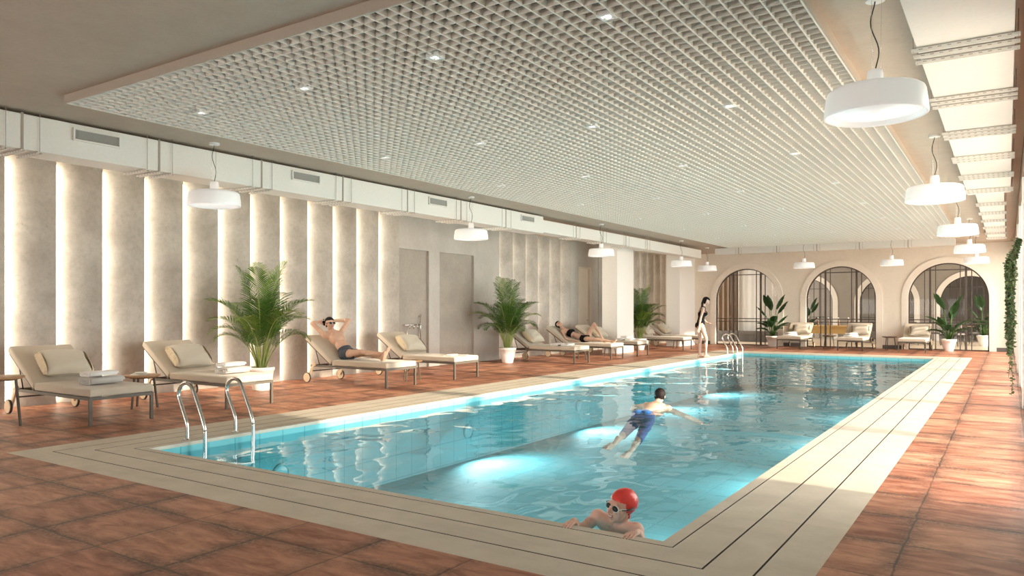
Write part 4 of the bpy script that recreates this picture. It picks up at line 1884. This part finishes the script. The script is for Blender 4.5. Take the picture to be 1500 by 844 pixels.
# --- woman lying on the sixth lounger
B = Body(.97, True)
yc = 19.12
B.torso((-10.15, yc, .555), (-10.57, yc, .675), (-10.80, yc, .80), (-10.78, yc + .165, .755), (-10.78, yc - .165, .755), (.30, 0, .95))
B.head((-10.965, yc - .02, .935), (-10.80, yc, .80), (.55, -.45, .70), (-.75, 0, .62))
B.arm((-10.78, yc - .165, .755), (-10.57, yc - .30, .545), (-10.30, yc - .30, .495))
B.arm((-10.78, yc + .165, .755), (-10.57, yc + .30, .545), (-10.30, yc + .29, .495))
B.hand((-10.30, yc - .30, .495), (1, .05, -.12), (0, 0, -1), (0, 1, 0), .25)
B.hand((-10.30, yc + .29, .495), (1, -.05, -.12), (0, 0, -1), (0, -1, 0), .25)
B.leg((-10.11, yc - .09, .54), (-9.66, yc - .12, .54), (-9.22, yc - .12, .49))
B.leg((-10.11, yc + .09, .54), (-9.86, yc + .08, .97), (-9.58, yc + .08, .53))
B.foot((-9.22, yc - .12, .49), (.78, -.1, .60), (.6, 0, -.78))
B.foot((-9.58, yc + .08, .53), (.93, 0, -.25), (-.2, 0, -.95))
wl6 = B.finish('person in a black bikini lying on a lounger with one knee raised', SKIN('skin_m'), voxel=.007)
pw, cw = V((-10.15, yc, .555)), V((-10.57, yc, .675))
uw = (cw - pw).normalized()
B.shell('bikini_top', M['swim'], lambda c, n: abs((c - cw).dot(uw) - .01) < .075 and abs(c.y - yc) < .17 and c.z > .58, .006)
B.shell('bikini_bottom', M['swim'], lambda c, n: -.13 < (c - pw).dot(uw) < .075 and c.z < .645 and (c.x - (-10.05)) < .13 * (1 - abs(c.y - yc) / .14) + .0 and abs(c.y - yc) < .2, .006)


def long_hair(B):
    def f(c, n):
        x, y, z = B.hl(c)
        return (y > .055 - .0 * z or z < -.005) and y > -.09 and (x * x + (y - .02) ** 2 + z * z) < .14 ** 2 and z < .085
    return f


B.shell('hair', M['hair'], long_hair(B), .012)

# --- standing woman stepping into the pool
B = Body(1.04, True)
R_ = V((.834, .551, 0))
Fv = V((-.551, .834, 0))
O_ = V((-7.27, 20.97, 0))


def q(l, u, z):
    return O_ + R_ * l + Fv * u + V((0, 0, z))


B.torso(q(-.085, 0, .955), q(-.045, 0, 1.265), q(-.015, 0, 1.46), q(-.02, .165, 1.405), q(-.05, -.165, 1.40), R_)
B.head(q(.075, -.01, 1.615), q(-.015, 0, 1.46), R_ + V((0, 0, -.42)) - Fv * .15, V((0, 0, 1)) + R_ * .42, .99)
B.arm(q(-.05, -.165, 1.40), q(-.135, -.20, 1.12), q(-.18, -.19, .885))
B.arm(q(-.02, .165, 1.405), q(.03, .21, 1.12), q(.15, .19, 1.0))
B.hand(q(-.18, -.19, .885), (-.10, -.06, -1), Fv, R_, .3)
B.hand(q(.15, .19, 1.0), R_ + V((0, 0, -.12)), (0, 0, -1), -Fv, .3)
B.leg(q(-.095, .085, .93), q(-.075, .08, .50), q(-.10, .07, .082))
B.leg(q(-.085, -.085, .93), q(.06, -.075, .525), q(.045, -.05, .082))
B.foot(q(-.10, .07, .082), R_, (0, 0, -1))
B.foot(q(.045, -.05, .082), R_, (0, 0, -1))
sw = B.finish('person in a black one-piece swimsuit standing on the pool edge looking down', SKIN('skin_w'), voxel=.007)


def suit(c, n):
    d = c - O_
    l, u, z = d.dot(R_), d.dot(Fv), d.z
    if z < .80 or z > 1.50 or (l > .04 and z < 1.12) or abs(u) > .158:
        return False
    if z < .95:
        return z > .835 + (.55 if l < -.10 else .95) * abs(u)
    if z < 1.30:
        if abs(u) > .152 or l < -.16 - .0 * z:
            return abs(u) < .158 and z < 1.2 and l > -.22
        return True
    return abs(abs(u) - .085) < .03 and z < 1.49


B.shell('swimsuit', M['swim'], suit, .006)
B.shell('hair', M['hair'], long_hair(B), .012)
b = MB()
P = B.P
for i in range(7):
    x = (i - 3) * .018
    b.cone(P(x, .03, -.088), P(x * 1.1, -.09, -.085), .026, .024)
    b.cone(P(x * 1.1, -.09, -.085), P(x * 1.2, -.20 - .012 * (3 - abs(i - 3)), -.050), .024, .014)
o = b.build('hair_length', M['hair'], sw, smooth=True)

# --- swimmer in blue trunks (head towards +Y)
B = Body(.94)
wz = WATER
wz = WATER + .03
B.torso((-4.44, 10.22, wz - .12), (-4.46, 10.60, wz - .055), (-4.475, 10.83, wz + .02), (-4.64, 10.78, wz - .03), (-4.29, 10.78, wz - .05), (0, .12, -1))
B.head((-4.485, 10.95, wz + .125), (-4.475, 10.83, wz + .02), (-.15, .95, -.10), (0, .12, 1))
B.arm((-4.64, 10.78, wz - .03), (-4.88, 10.86, wz - .07), (-5.02, 11.08, wz - .14))
B.arm((-4.29, 10.78, wz - .05), (-4.07, 10.88, wz - .14), (-3.95, 11.10, wz - .24))
B.hand((-5.02, 11.08, wz - .14), (-.2, 1, -.2), (0, 0, -1), (1, 0, 0), .25)
B.hand((-3.95, 11.10, wz - .24), (.2, 1, -.2), (0, 0, -1), (-1, 0, 0), .25)
B.leg((-4.53, 10.18, wz - .15), (-4.58, 9.79, wz - .34), (-4.60, 9.42, wz - .46))
B.leg((-4.35, 10.18, wz - .15), (-4.34, 9.82, wz - .38), (-4.36, 9.47, wz - .56))
B.foot((-4.60, 9.42, wz - .46), (0, -1, -.25), (0, -.25, 1))
B.foot((-4.36, 9.47, wz - .56), (0, -1, -.25), (0, -.25, 1))
boy = B.finish('person in blue trunks swimming away in the middle of the pool', SKIN('skin_m'), voxel=.0065)
B.shell('swim_trunks', M['blue'], lambda c, n: c.y < 10.30 and c.y > 9.80, .010)
B.shell('hair', M['hair'], short_hair(B, .02), .012)

# --- child with red cap holding the pool edge
B = Body(.80)
B.torso((-2.19, 4.74, -.42), (-2.18, 4.62, -.155), (-2.165, 4.575, -.02), (-2.035, 4.56, -.055), (-2.305, 4.545, -.005), (-.1, -.95, .25))
B.head((-2.13, 4.55, .092), (-2.165, 4.575, -.02), (-.42, -.90, .06), (.16, .02, .98), 1.0, False)
B.arm((-2.305, 4.545, -.005), (-2.395, 4.44, -.085), (-2.37, 4.335, .008))
B.arm((-2.035, 4.56, -.055), (-1.945, 4.46, -.12), (-1.925, 4.335, .008))
B.hand((-2.37, 4.335, .010), (.06, -1, .02), (0, 0, -1), (1, 0, 0), .22, .86)
B.hand((-1.925, 4.335, .010), (-.06, -1, .02), (0, 0, -1), (-1, 0, 0), .22, .86)
B.leg((-2.12, 4.75, -.46), (-2.10, 4.68, -.76), (-2.10, 4.98, -.90))
B.leg((-2.26, 4.75, -.46), (-2.28, 4.68, -.74), (-2.28, 5.00, -.86))
B.foot((-2.10, 4.98, -.90), (0, .9, -.15), (0, .15, .95))
B.foot((-2.28, 5.00, -.86), (0, .9, -.15), (0, .15, .95))
kid = B.finish('person in a red swim cap and goggles smiling and holding the near pool edge', SKIN('skin_c'), voxel=.0042, smile=True)


def cap_pred(c, n):
    x, y, z = B.hl(c)
    if (x * x + (y - .02) ** 2 + z * z) > .14 ** 2:
        return False
    if abs(x) > .066 and z < .03 and y > -.055:
        return True
    return y > .036 + .12 * max(0, z) or (z < .012 and y > -.045 and not (z > -.02 and y < -.02)) or (z < -.03 and y > -.07)


B.shell('swim_cap', M['cap'], cap_pred, .006)
P = B.P
b = MB()
b.smooth = True
lx, uy, fz = B.hf[1], B.hf[2], B.hf[3]
for sg in (-1, 1):
    b.mat = 0
    b.ell(P(sg * .033, -.002, .087), (.026, .013, .019), (lx, fz, uy))
    b.mat = 1
    ring_pts = [P(sg * .033 + .028 * math.cos(a), -.002 + .021 * math.sin(a), .086 - abs(.028 * math.cos(a) + 0) * .2) for a in [2 * PI * i / 20 for i in range(21)]]
    b.tube(ring_pts, .0042, 8)
b.mat = 1
b.cone(P(-.008, .002, .098), P(.008, .002, .098), .004, .004)
for sg in (-1, 1):
    b.cone(P(sg * .058, 0, .078), P(sg * .078, .004, .030), .005, .0045)
b.mat = 2
for dy in (0, .03):
    pts = []
    for i in range(15):
        a = -.35 + (PI + .70) * i / 14
        pts.append(P(.0865 * math.cos(a), .004 + dy * math.sin(max(0, min(PI, a))), -.012 - .103 * math.sin(a) + .045 * (1 - math.sin(max(0, min(PI, a))))))
    b.tube(pts, .0042, 7)
b.build('goggles', [M['lens'], M['white'], M['black']], kid)
